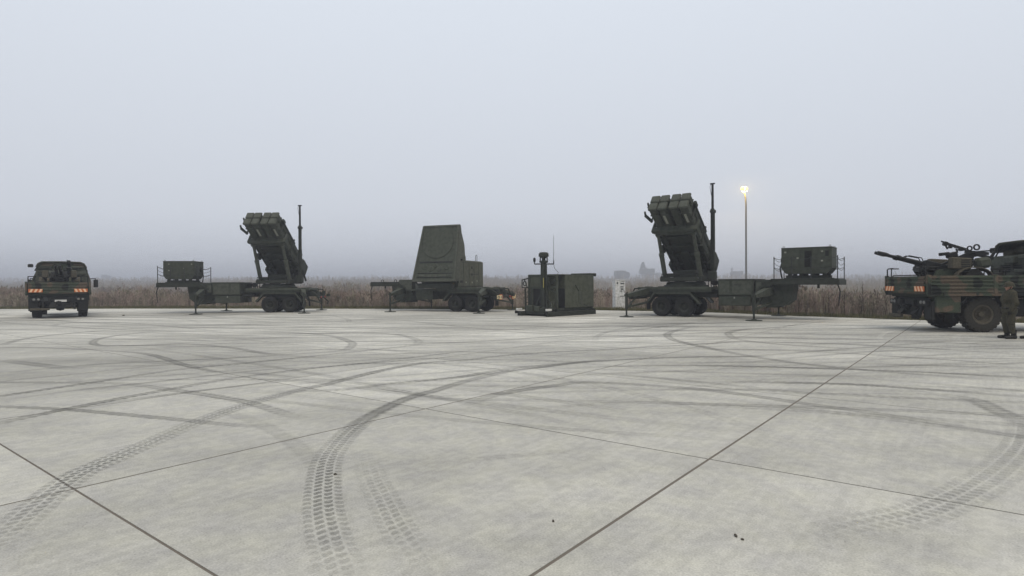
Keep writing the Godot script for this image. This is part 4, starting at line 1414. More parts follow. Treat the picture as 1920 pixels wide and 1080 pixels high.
# ---------------------------------------------------------------- gun truck
# local: +x to the front, origin on the ground under the rear axle
func ribbed(g: Geo, at: Vector3, along: Vector3, out: Vector3, length: float, height: float, ribs: int) -> void:
	var b := Basis(along, Vector3.UP, out)
	g.box(at, Vector3(length, height, 0.05), b, 0.01)
	for k in ribs:
		var y := (k + 0.5) / ribs * height - height * 0.5
		g.box(at + Vector3(0, y, 0) + out * 0.035, Vector3(length - 0.06, height / ribs * 0.52, 0.05), b, 0.022)

func hazard_board(t: Node3D, z: float, flip: float) -> void:
	var c := Vector3(-2.0, 1.56, z)
	var o := one_box("hazard_board", c, Vector3(0.02, 0.18, 0.62), M.orange, t, 0.0)
	for k in 3:
		var g := Geo.new()
		var z0 := -0.31 + 0.04 + k * 0.2
		var q := []
		for e in [[0.0, -0.09], [0.1, -0.09], [0.18, 0.09], [0.08, 0.09]]:
			q.append(c + Vector3(-0.014, e[1], (z0 + e[0]) * flip))
		g.face(q, Vector3.LEFT)
		put("hazard_stripe", g, M.stripe_pale, o)

func make_truck(at: Vector3, turn: float, plate: bool, label: String) -> Node3D:
	var t := thing("gun_truck", at, turn)
	tag(t, label, "military truck", "camouflaged gun trucks")
	var g := Geo.new()
	for s in [-1.0, 1.0]:
		g.box(Vector3(1.8, 1.02, s * 0.42), Vector3(7.4, 0.26, 0.12), Basis(), 0.01)
		g.beam(Vector3(-0.9, 0.95, s * 0.55), Vector3(0.9, 0.95, s * 0.55), 0.1, 0.1)
	for x in [-1.7, -0.6, 0.8, 2.2, 3.4, 4.6]:
		g.box(Vector3(x, 1.04, 0), Vector3(0.12, 0.2, 0.8))
	for x in [0.0, 4.5]:
		g.tube([Vector3(x, 0.63, -0.95), Vector3(x, 0.63, 0.95)], 0.1, 8)
		g.lathe([Vector2(0, -0.24), Vector2(0.22, -0.18), Vector2(0.27, 0), Vector2(0.22, 0.18), Vector2(0, 0.24)], Transform3D(Basis(), Vector3(x, 0.63, 0)), 12)
	g.box(Vector3(1.7, 0.85, 0.75), Vector3(1.3, 0.6, 0.6), Basis(), 0.06)
	g.box(Vector3(2.2, 0.85, -0.75), Vector3(1.5, 0.6, 0.6), Basis(), 0.06)
	g.box(Vector3(1.0, 1.25, 0), Vector3(5.4, 0.1, 1.6))
	put("chassis", g, M.dark, t)
	for x in [0.0, 4.5]:
		for s in [-1.0, 1.0]:
			wheel(t, Vector3(x, 0.64, s * 1.07), 0.64, 0.44, M.tyre_dusty, M.rim_dusty)
	# rear end: underrun beam, legs, flaps, lights, plate
	g = Geo.new()
	g.box(Vector3(-1.72, 1.06, 0), Vector3(0.14, 0.3, 2.3), Basis(), 0.02)
	g.box(Vector3(-1.8, 0.72, 0.05), Vector3(0.1, 0.3, 1.0), Basis(), 0.03)
	g.box(Vector3(-1.86, 0.86, 0), Vector3(0.2, 0.2, 0.26), Basis(), 0.03)
	g.tube([Vector3(-1.9, 0.95, 0), Vector3(-2.02, 0.95, 0), Vector3(-2.04, 0.82, 0)], 0.04, 6)
	g.beam(Vector3(-1.7, 1.0, -0.7), Vector3(-1.85, 0.5, -0.72), 0.09, 0.09)
	g.beam(Vector3(-1.7, 1.0, 0.7), Vector3(-1.85, 0.5, 0.72), 0.09, 0.09)
	put("rear_crossmember", g, M.dark, t)
	one_box("underrun_beam", Vector3(-1.86, 0.52, -0.85), Vector3(0.1, 0.12, 0.9), M.rim_dusty, t, 0.02)
	for e in [[-1.62, -0.2], [-1.5, 0.5]]:
		g = Geo.new()
		g.beam(Vector3(e[0], 1.12, e[1]), Vector3(e[0] - 0.42, 0.62, e[1] - 0.05), 0.34, 0.06)
		put("step_plate", g, M.dark, t)
	for s in [-1.0, 1.0]:
		one_box("mud_flap", Vector3(-1.02, 0.66, s * 1.07), Vector3(0.03, 0.62, 0.52), M.dark, t, 0.005)
		var lb := one_box("light_cluster", Vector3(-1.82, 1.06, s * 1.0), Vector3(0.12, 0.2, 0.5), M.dark, t, 0.02)
		for k in [-0.1, 0.1]:
			g = Geo.new()
			g.lathe([Vector2(0, 0.03), Vector2(0.05, 0.025), Vector2(0.065, 0)], Transform3D(Basis(Vector3.UP, -PI / 2), Vector3(-1.88, 1.07, s * 1.0 + k)), 12)
			put("lamp_lens", g, M.lens, lb)
	g = Geo.new()
	g.lathe([Vector2(0, 0.05), Vector2(0.12, 0.05), Vector2(0.13, 0), Vector2(0.06, 0.0)], Transform3D(Basis(Vector3.UP, -PI / 2), Vector3(-1.82, 1.08, -0.6)), 14)
	put("tow_coupling", g, M.metal, t)
	if plate:
		one_box("licence_plate", Vector3(-1.875, 0.98, 0.12), Vector3(0.015, 0.12, 0.6), M.plate, t, 0.0)
	for s in [-1.0, 1.0]:
		# locker between the flap and the wheel, rounded arch over the wheel
		g = Geo.new()
		g.box(Vector3(-1.2, 1.02, s * 1.12), Vector3(0.86, 0.66, 0.5), Basis(), 0.04)
		put("locker", g, M.camo, t)
		one_box("side_flap", Vector3(-1.7, 0.78, s * 1.12), Vector3(0.12, 0.7, 0.46), M.dark, t, 0.02)
		g = Geo.new()
		var arc := [Vector2(-0.8, 1.0), Vector2(-0.55, 1.33), Vector2(0.62, 1.33), Vector2(0.9, 0.95)]
		for i in 3:
			g.beam(Vector3(arc[i].x, arc[i].y, s * 1.1), Vector3(arc[i + 1].x, arc[i + 1].y, s * 1.1), 0.6, 0.035)
		put("wheel_arch", g, M.dark, t)
	# cargo bed
	g = Geo.new()
	g.box(Vector3(0.05, 1.38, 0), Vector3(3.9, 0.08, 2.84), Basis(), 0.01)
	for k in 6:
		g.box(Vector3(-1.7 + k * 0.65, 1.3, 0), Vector3(0.1, 0.1, 2.7))
	put("bed_floor", g, M.green_dark, t)
	for s in [-1.0, 1.0]:
		for e in [[-0.86, 2.1], [1.06, 1.58]]:
			g = Geo.new()
			ribbed(g, Vector3(e[0] + 0.06, 1.71, s * 1.42), Vector3(s, 0, 0), Vector3(0, 0, s), e[1], 0.64, 5)
			put("side_board", g, M.camo, t)
		for x in [-1.9, 0.3, 1.98]:
			one_box("stake_post", Vector3(x, 1.71, s * 1.43), Vector3(0.14, 0.7, 0.09), M.camo, t, 0.012)
		one_box("side_rail", Vector3(0.05, 1.345, s * 1.43), Vector3(3.98, 0.09, 0.08), M.camo, t, 0.01)
		for x in [-1.4, -0.3, 0.8, 1.6]:
			one_box("hinge", Vector3(x, 1.4, s * 1.475), Vector3(0.08, 0.14, 0.04), M.green_dark, t, 0.008)
	g = Geo.new()
	ribbed(g, Vector3(-1.93, 1.7, 0), Vector3(0, 0, 1), Vector3(-1, 0, 0), 2.66, 0.64, 4)
	put("tailboard", g, M.camo, t)
	hazard_board(t, -1.02, 1.0)
	hazard_board(t, 1.02, -1.0)
	for s in [-1.0, 1.0]:
		g = Geo.new()
		var z0: float = s * 1.34
		var z1: float = s * 0.98
		g.tube([Vector3(-1.93, 2.0, z0), Vector3(-1.93, 2.3, z0), Vector3(-1.9, 2.34, z0 - s * 0.04), Vector3(-1.9, 2.35, z1)], 0.024, 6)
		g.tube([Vector3(-1.93, 2.0, z1 + s * 0.06), Vector3(-1.92, 2.34, z1 + s * 0.06)], 0.02, 6)
		g.tube([Vector3(-1.9, 2.34, z0), Vector3(-1.5, 2.34, z0)], 0.024, 6)
		put("grab_rail", g, M.dark, t)
	one_tube("cross_rail", [Vector3(-1.93, 2.0, -0.95), Vector3(-1.93, 2.06, -0.9), Vector3(-1.93, 2.06, 0.9), Vector3(-1.93, 2.0, 0.95)], 0.022, M.dark, t, 6)
	# bulkhead across the bed, crew space behind it, and a canvas roof on bows above
	g = Geo.new()
	# the truck that carries a number plate has sloping shoulders, the other an upright box
	var lean := 0.27 if plate else 0.0
	var half := func(y: float) -> float:
		return 1.47 - lean * clampf((y - 2.1) / 0.7, 0.0, 1.0)
	for e in [[1.86, 2.16], [2.44, 2.8]]:
		g.prism(PackedVector2Array([Vector2(-half.call(e[0]), e[0]), Vector2(half.call(e[0]), e[0]), Vector2(half.call(e[1]), e[1]), Vector2(-half.call(e[1]), e[1])]), 0.0, 0.07, Transform3D(Basis(Vector3.UP, PI / 2), Vector3(1.985, 0, 0)))
	for z in [-1.1, -0.3, 0.3, 1.1]:
		g.box(Vector3(2.02, 2.3, z), Vector3(0.06, 0.28, 0.4 if absf(z) > 1.0 else 0.14))
	for s in [-1.0, 1.0]:
		g.beam(Vector3(2.6, 1.7, s * 1.44), Vector3(2.6, 2.1, s * 1.44), 1.2, 0.06)
		g.hexa([Vector3(2.0, 2.1, s * 1.41), Vector3(3.2, 2.1, s * 1.41), Vector3(3.2, 2.1, s * 1.47), Vector3(2.0, 2.1, s * 1.47), Vector3(2.0, 2.8, s * (1.41 - lean)), Vector3(3.2, 2.8, s * (1.41 - lean)), Vector3(3.2, 2.8, s * (1.47 - lean)), Vector3(2.0, 2.8, s * (1.47 - lean))])
	g.box(Vector3(2.6, 1.5, 0), Vector3(1.2, 0.3, 2.8), Basis(), 0.02)
	put("crew_box", g, M.green_light, t)
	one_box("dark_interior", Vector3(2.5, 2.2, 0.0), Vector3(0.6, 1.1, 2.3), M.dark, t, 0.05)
	for y in [2.22, 2.3, 2.38]:
		one_tube("slat_rail", [Vector3(1.985, y, -1.05), Vector3(1.985, y, 1.05)], 0.014, M.metal, t, 5)
	one_tube("cable_hook", [Vector3(1.96, 2.2, -1.3), Vector3(1.9, 2.06, -1.3), Vector3(1.9, 2.04, -0.9)], 0.03, M.metal, t, 5)
	if plate:
		g = Geo.new()
		g.prism(PackedVector2Array([Vector2(-1.2, 2.78), Vector2(1.2, 2.78), Vector2(1.14, 3.1), Vector2(1.04, 3.26), Vector2(-1.04, 3.26), Vector2(-1.14, 3.1)]), 0.0, 0.04, Transform3D(Basis(Vector3.UP, PI / 2), Vector3(2.06, 0, 0)))
		put("rear_curtain", g, M.camo, t)
		for e in [[-0.75, 2.95, 0.6, 0.2], [0.7, 2.98, 0.7, 0.1], [0.35, 2.86, 0.5, 0.22], [-0.2, 3.05, 0.3, 0.3], [0.9, 2.6, 0.6, 0.2], [-0.9, 2.6, 0.5, 0.24]]:
			one_box("stowage_box", Vector3(1.97, e[1], e[0]), Vector3(0.18, e[3], e[2]), M.green_dark if e[0] < 0.4 else M.green_light, t, 0.03)
	for x in [2.05, 2.9, 3.7]:
		one_tube("roof_bow", [Vector3(x, 2.75, -1.3), Vector3(x + 0.1, 3.12, -1.12), Vector3(x + 0.12, 3.24, -1.0), Vector3(x + 0.12, 3.27, 0.0), Vector3(x + 0.12, 3.24, 1.0), Vector3(x + 0.1, 3.12, 1.12), Vector3(x, 2.75, 1.3)], 0.028, M.dark, t, 6)
	# the canvas hangs a little between the bows
	g = Geo.new()
	var cols := []
	var r2 := RandomNumberGenerator.new()
	r2.seed = 15
	for i in 10:
		var x := 2.02 + i * 0.21
		var sag := 0.03 * absf(sin(i * PI / 4.0))
		var col := []
		for e in [[-1.24, 2.98], [-1.18, 3.12], [-1.06, 3.27], [-0.5, 3.31], [0.0, 3.32], [0.5, 3.31], [1.06, 3.27], [1.18, 3.12], [1.24, 2.98]]:
			var low: bool = e[1] < 3.0
			col.append(Vector3(x + (0.04 if low else 0.0), e[1] - sag + r2.randf_range(-0.018, 0.018) + (r2.randf_range(-0.06, 0.03) if low else 0.0), e[0]))
		cols.append(col)
	for i in 9:
		for j in 8:
			var o := Vector3(0, 1, cols[i][j].z * 0.5)
			g.face([cols[i][j], cols[i + 1][j], cols[i + 1][j + 1]], o)
			g.face([cols[i][j], cols[i + 1][j + 1], cols[i][j + 1]], o)
	# the rolled hem over the bulkhead
	g.tube([Vector3(2.02, 2.98, -1.22), Vector3(2.0, 3.18, -1.12), Vector3(2.0, 3.27, -0.95), Vector3(2.0, 3.29, 0.0), Vector3(2.0, 3.27, 0.95), Vector3(2.0, 3.18, 1.12), Vector3(2.02, 2.98, 1.22)], 0.06, 7)
	put("canvas_roof", g, M.canvas, t)
	for k in 8:
		g = Geo.new()
		g.box(Vector3(2.45 + 0.2 * (k % 3), r2.randf_range(2.86, 3.0), -0.95 + 0.28 * k), Vector3(0.5, 0.3, 0.46), Basis(Vector3.UP, r2.randf() * 0.6), 0.11)
		put("netting_bundle", g, M.cloth, t)
	one_box("roof_lamp", Vector3(2.15, 3.05, -1.5), Vector3(0.2, 0.2, 0.26), M.dark, t, 0.03)
	# cab with sloping upper sides
	g = Geo.new()
	var sec := PackedVector2Array([Vector2(-1.2, 0.85), Vector2(-1.44, 1.3), Vector2(-1.46, 2.2), Vector2(-1.16, 3.18), Vector2(-1.02, 3.28), Vector2(1.02, 3.28), Vector2(1.16, 3.18), Vector2(1.46, 2.2), Vector2(1.44, 1.3), Vector2(1.2, 0.85)])
	g.prism(sec, 0.0, 2.3, Transform3D(Basis(Vector3.UP, PI / 2), Vector3(3.2, 0, 0)))
	g.box(Vector3(5.55, 1.0, 0), Vector3(0.3, 0.5, 2.6), Basis(), 0.05)
	var cab := put("cab", g, M.camo, t)
	for s in [-1.0, 1.0]:
		g = Geo.new()
		g.face([Vector3(4.1, 2.35, s * 1.424), Vector3(5.1, 2.35, s * 1.424), Vector3(4.95, 3.0, s * 1.225), Vector3(4.2, 3.0, s * 1.225)], Vector3(0, 0.3, s))
		put("side_window", g, M.dark, cab)
		g = Geo.new()
		g.tube([Vector3(5.2, 2.3, s * 1.4), Vector3(5.25, 2.32, s * 1.72), Vector3(5.25, 2.2, s * 1.74)], 0.03, 6)
		g.box(Vector3(5.25, 1.98, s * 1.74), Vector3(0.1, 0.52, 0.26), Basis(), 0.03)
		put("mirror", g, M.dark, cab)
	one_box("rear_window", Vector3(3.19, 2.62, 0.3), Vector3(0.03, 0.3, 0.7), M.dark, cab, 0.0)
	for e in [[-0.2, 2.62, 0.5, 0.26], [0.5, 2.72, 0.5, 0.16], [0.55, 2.2, 1.0, 0.14]]:
		one_box("stowage_box", Vector3(1.9, e[1], e[0]), Vector3(0.2, e[3], e[2]), M.green_light, cab, 0.03)
	return t

# twin-barrelled gun; local axes as the truck's: barrels towards -x, origin on the bed floor
func make_gun(tr: Node3D, label: String) -> void:
	var t := thing("anti_aircraft_gun", tr.transform * Vector3(-0.1, 1.42, 0), tr.rotation_degrees.y)
	t.scale = tr.scale
	tag(t, label, "gun", "twin guns on the truck beds")
	var g := Geo.new()
	# carriage: base ring, long side plates, folded wheels under curved guards
	g.lathe([Vector2(0, 0.3), Vector2(0.5, 0.3), Vector2(0.62, 0.14), Vector2(0.7, 0.0), Vector2(0, 0)], Transform3D(Basis(Vector3.RIGHT, -PI / 2), Vector3(0, 0.02, 0)), 24)
	for a in [0.4, PI - 0.4, PI + 0.5, -0.5]:
		g.beam(Vector3(0, 0.14, 0), Vector3(cos(a) * 1.35, 0.1, sin(a) * 1.1), 0.16, 0.16, 0.1, 0.1)
	put("carriage", g, M.green_dark, t)
	for s in [-1.0, 1.0]:
		wheel(t, Vector3(0.05, 0.42, s * 0.82), 0.4, 0.2, M.tyre, M.rim)
		g = Geo.new()
		var p := []
		for k in 9:
			var a := lerpf(PI * 0.95, 0.12, k / 8.0)
			p.append(Vector3(0.05 + cos(a) * 0.62, 0.5 + sin(a) * 0.42, s * 0.82))
		for k in 8:
			g.beam(p[k], p[k + 1], 0.26, 0.03)
		put("wheel_guard", g, M.rim_dusty, t)
		g = Geo.new()
		g.prism(PackedVector2Array([Vector2(-1.1, 0.62), Vector2(-0.9, 0.42), Vector2(0.1, 0.5), Vector2(0.1, 0.86), Vector2(-0.4, 0.9), Vector2(-1.0, 0.84)]), s * 0.5 - 0.05, s * 0.5 + 0.05)
		put("side_plate", g, M.camo, t)
		# ammunition box with its feed
		g = Geo.new()
		g.box(Vector3(-0.32, 1.06, s * 0.66), Vector3(0.66, 0.42, 0.3), Basis(Vector3(0, 0, 1), -0.06), 0.03)
		var ab := put("ammunition_box", g, M.rim_dusty, t)
		g = Geo.new()
		for k in 4:
			g.box(Vector3(-0.2, 0.94 + k * 0.08, s * 0.82), Vector3(0.3, 0.03, 0.02))
		put("box_rib", g, M.dark, ab)
	# cradle and receivers, pointing up 15 degrees over the tailboard
	var b := Basis(Vector3(0, 0, 1), deg_to_rad(-15.3))
	var o := Vector3(-0.55, 0.88, 0)
	var q := func(x: float, y: float, z: float) -> Vector3:
		return o + b * Vector3(x, y, z)
	g = Geo.new()
	for s in [-1.0, 1.0]:
		g.box(q.call(-0.25, 0.0, s * 0.27), Vector3(1.1, 0.26, 0.2), b, 0.03)
		g.box(q.call(0.35, 0.08, s * 0.27), Vector3(0.5, 0.32, 0.24), b, 0.03)
		g.box(q.call(-0.62, -0.16, s * 0.3), Vector3(0.4, 0.12, 0.16), b, 0.02)
		g.beam(q.call(-0.8, -0.2, s * 0.3), q.call(-0.55, -0.42, s * 0.3), 0.1, 0.1)
	g.box(q.call(-0.3, -0.06, 0), Vector3(1.0, 0.2, 0.5), b, 0.03)
	g.box(q.call(-0.5, -0.26, 0), Vector3(0.7, 0.26, 0.42), b, 0.05)
	g.lathe([Vector2(0, 0.62), Vector2(0.16, 0.62), Vector2(0.16, -0.62), Vector2(0, -0.62)], Transform3D(Basis(), Vector3(-0.1, 0.78, 0)), 14)
	put("cradle", g, M.gunmetal, t)
	for s in [-1.0, 1.0]:
		g = Geo.new()
		var z: float = s * 0.1
		g.tube([q.call(-0.7, 0.0, z), q.call(-1.6, 0.0, z)], 0.085, 10, 0.07)
		g.tube([q.call(-1.58, 0.0, z), q.call(-1.72, 0.0, z)], 0.09, 10)
		g.tube([q.call(-1.65, 0.0, z), q.call(-2.08, 0.0, z)], 0.045, 8)
		g.tube([q.call(-2.02, 0.0, z), q.call(-2.12, 0.0, z)], 0.055, 10, 0.075)
		g.tube([q.call(-2.12, 0.0, z), q.call(-2.42, 0.0, z)], 0.075, 10, 0.06)
		var bar := put("barrel", g, M.gunmetal, t)
		one_tube("carrying_handle", [q.call(-0.75, 0.08, z), q.call(-0.85, 0.2, z), q.call(-1.3, 0.17, z), q.call(-1.45, 0.06, z)], 0.018, M.gunmetal, bar, 5)
	# sight on its arms: a slanted lattice, two rings, links and a counterweight
	g = Geo.new()
	g.beam(Vector3(-0.78, 1.9, 0.36), Vector3(0.1, 1.6, 0.36), 0.03, 0.05)
	g.beam(Vector3(-0.7, 1.78, 0.52), Vector3(0.05, 1.52, 0.52), 0.03, 0.045)
	for k in 6:
		var h := -0.74 + 0.15 * k
		g.beam(Vector3(h, 1.88 - 0.05 * k, 0.36), Vector3(h + 0.06, 1.72 - 0.045 * k, 0.52), 0.025, 0.03)
	g.box(Vector3(-0.68, 1.8, 0.44), Vector3(0.14, 0.15, 0.16), Basis(Vector3(0, 0, 1), -0.3), 0.02)
	g.box(Vector3(-0.5, 1.71, 0.44), Vector3(0.1, 0.16, 0.16), Basis(Vector3(0, 0, 1), -0.3), 0.02)
	g.box(Vector3(-0.14, 1.6, 0.44), Vector3(0.12, 0.14, 0.18), Basis(Vector3(0, 0, 1), -0.3), 0.02)
	g.beam(Vector3(-0.66, 1.72, 0.44), Vector3(-0.6, 1.6, 0.44), 0.04, 0.05)
	g.beam(Vector3(-0.3, 1.62, 0.44), Vector3(-0.26, 1.46, 0.44), 0.04, 0.05)
	g.hoop(Vector3(0.16, 1.62, 0.44), Basis(), 0.08, 0.026, 6, 12)
	g.hoop(Vector3(0.4, 1.66, 0.44), Basis(), 0.095, 0.03, 6, 12)
	g.beam(Vector3(0.02, 1.5, 0.44), Vector3(0.78, 1.42, 0.44), 0.14, 0.1)
	g.beam(Vector3(0.45, 1.5, 0.44), Vector3(0.9, 1.53, 0.44), 0.05, 0.05)
	# second, lower housing
	g.box(Vector3(-0.72, 1.42, 0.44), Vector3(0.3, 0.12, 0.2), Basis(Vector3(0, 0, 1), 0.1), 0.02)
	g.box(Vector3(-0.46, 1.38, 0.44), Vector3(0.34, 0.2, 0.22), Basis(Vector3(0, 0, 1), 0.22), 0.03)
	g.beam(Vector3(-0.85, 1.02, 0.5), Vector3(0.1, 1.46, 0.5), 0.05, 0.07)
	g.beam(Vector3(-0.5, 1.2, 0.4), Vector3(0.5, 1.42, 0.4), 0.1, 0.16)
	g.beam(Vector3(0.1, 0.8, 0.42), Vector3(0.3, 1.44, 0.42), 0.07, 0.1)
	g.beam(Vector3(0.82, 1.15, 0.44), Vector3(1.02, 1.5, 0.44), 0.06, 0.09)
	g.beam(Vector3(0.3, 1.42, 0.44), Vector3(0.95, 1.24, 0.44), 0.1, 0.1)
	put("sight", g, M.gunmetal, t)
	for s in [-1.0, 1.0]:
		g = Geo.new()
		g.box(Vector3(0.55, 1.08, s * 0.5), Vector3(0.5, 0.4, 0.4), Basis(Vector3(0, 0, 1), 0.15), 0.1)
		g.box(Vector3(0.42, 0.82, s * 0.5), Vector3(0.4, 0.1, 0.36), Basis(), 0.03)
		put("gunner_seat", g, M.green, t)
		g = Geo.new()
		g.hoop(Vector3(0.12, 1.12, s * 0.62), Basis(Vector3.UP, 0.3), 0.11, 0.018, 6, 14)
		g.tube([Vector3(0.12, 1.02, s * 0.62), Vector3(0.0, 0.8, s * 0.5)], 0.03, 6)
		put("hand_wheel", g, M.gunmetal, t)
	g = Geo.new()
	g.box(Vector3(0.95, 0.42, 0), Vector3(0.9, 0.05, 1.2), Basis(), 0.01)
	for s in [-1.0, 1.0]:
		for x in [0.85, 1.1, 1.3]:
			g.tube([Vector3(x, 0.42, s * 0.58), Vector3(x, 0.84, s * 0.58)], 0.02, 5)
		g.box(Vector3(1.08, 0.84, s * 0.58), Vector3(0.56, 0.07, 0.06))
		g.box(Vector3(1.02, 0.66, s * 0.56), Vector3(0.4, 0.12, 0.14), Basis(), 0.02)
	put("rear_platform", g, M.dark, t)


# ---------------------------------------------------------------- people
# a smooth surface round tapered bones [a, b, radius at a, radius at b]
func skin_of(bones: Array, cell: float, blend: float) -> Geo:
	var lo := Vector3.ONE * 1e9
	var hi := -lo
	for e in bones:
		var r := maxf(e[2], e[3]) + blend * 3.0 + cell * 2.0
		lo = lo.min((e[0] as Vector3).min(e[1]) - Vector3.ONE * r)
		hi = hi.max((e[0] as Vector3).max(e[1]) + Vector3.ONE * r)
	var nx := int((hi.x - lo.x) / cell) + 2
	var ny := int((hi.y - lo.y) / cell) + 2
	var nz := int((hi.z - lo.z) / cell) + 2
	var f := PackedFloat32Array()
	f.resize(nx * ny * nz)
	for e in bones:
		var a: Vector3 = e[0]
		var b: Vector3 = e[1]
		var r := maxf(e[2], e[3]) + blend * 3.0 + cell
		var l0 := (a.min(b) - Vector3.ONE * r - lo) / cell
		var l1 := (a.max(b) + Vector3.ONE * r - lo) / cell
		var ab := b - a
		var ll := maxf(ab.length_squared(), 1e-9)
		for k in range(maxi(0, int(l0.z)), mini(nz, int(l1.z) + 2)):
			for j in range(maxi(0, int(l0.y)), mini(ny, int(l1.y) + 2)):
				for i in range(maxi(0, int(l0.x)), mini(nx, int(l1.x) + 2)):
					var p := lo + Vector3(i, j, k) * cell
					var t := clampf((p - a).dot(ab) / ll, 0.0, 1.0)
					var d := p.distance_to(a + ab * t) - lerpf(e[2], e[3], t)
					if d < blend * 6.0:
						f[(k * ny + j) * nx + i] += exp(-d / blend)
	# inside where the sum is over one; value log(sum)
	for i in f.size():
		f[i] = -8.0 if f[i] < 3.4e-4 else log(f[i])
	var id := PackedInt32Array()
	id.resize(f.size())
	id.fill(-1)
	var verts := PackedVector3Array()
	var off := [0, 1, nx, nx + 1, nx * ny, nx * ny + 1, nx * ny + nx, nx * ny + nx + 1]
	for k in nz - 1:
		for j in ny - 1:
			for i in nx - 1:
				var c := (k * ny + j) * nx + i
				var m := 0
				for o in 8:
					if f[c + off[o]] > 0.0:
						m += 1
				if m == 0 or m == 8:
					continue
				var sum := Vector3.ZERO
				var cnt := 0
				for ed in [[0, 1], [2, 3], [4, 5], [6, 7], [0, 2], [1, 3], [4, 6], [5, 7], [0, 4], [1, 5], [2, 6], [3, 7]]:
					var fa := f[c + off[ed[0]]]
					var fb := f[c + off[ed[1]]]
					if (fa > 0.0) == (fb > 0.0):
						continue
					var t := fa / (fa - fb)
					var pa := Vector3(ed[0] & 1, (ed[0] >> 1) & 1, ed[0] >> 2)
					var pb := Vector3(ed[1] & 1, (ed[1] >> 1) & 1, ed[1] >> 2)
					sum += pa.lerp(pb, t)
					cnt += 1
				id[c] = verts.size()
				verts.append(lo + (Vector3(i, j, k) + sum / cnt) * cell)
	var norm := PackedVector3Array()
	norm.resize(verts.size())
	var quads := []
	var st := [1, nx, nx * ny]
	for k in range(1, nz - 1):
		for j in range(1, ny - 1):
			for i in range(1, nx - 1):
				var c := (k * ny + j) * nx + i
				for ax in 3:
					var fa := f[c]
					var fb := f[c + st[ax]]
					if (fa > 0.0) == (fb > 0.0):
						continue
					var s1: int = st[(ax + 1) % 3]
					var s2: int = st[(ax + 2) % 3]
					var q := [id[c - s1 - s2], id[c - s2], id[c], id[c - s1]]
					if q.has(-1):
						continue
					if fb > 0.0:
						q.reverse()
					quads.append(q)
	for q in quads:
		var nn: Vector3 = (verts[q[2]] - verts[q[0]]).cross(verts[q[3]] - verts[q[1]])
		for e in q:
			norm[e] += nn
	var g := Geo.new()
	for q in quads:
		for e in [[0, 1, 2], [0, 2, 3]]:
			g.tri(verts[q[e[0]]], verts[q[e[1]]], verts[q[e[2]]], norm[q[e[0]]].normalized(), norm[q[e[1]]].normalized(), norm[q[e[2]]].normalized())
	return g

func grown(bones: Array, by: float) -> Array:
	var o := []
	for e in bones:
		o.append([e[0], e[1], e[2] + by, e[3] + by])
	return o

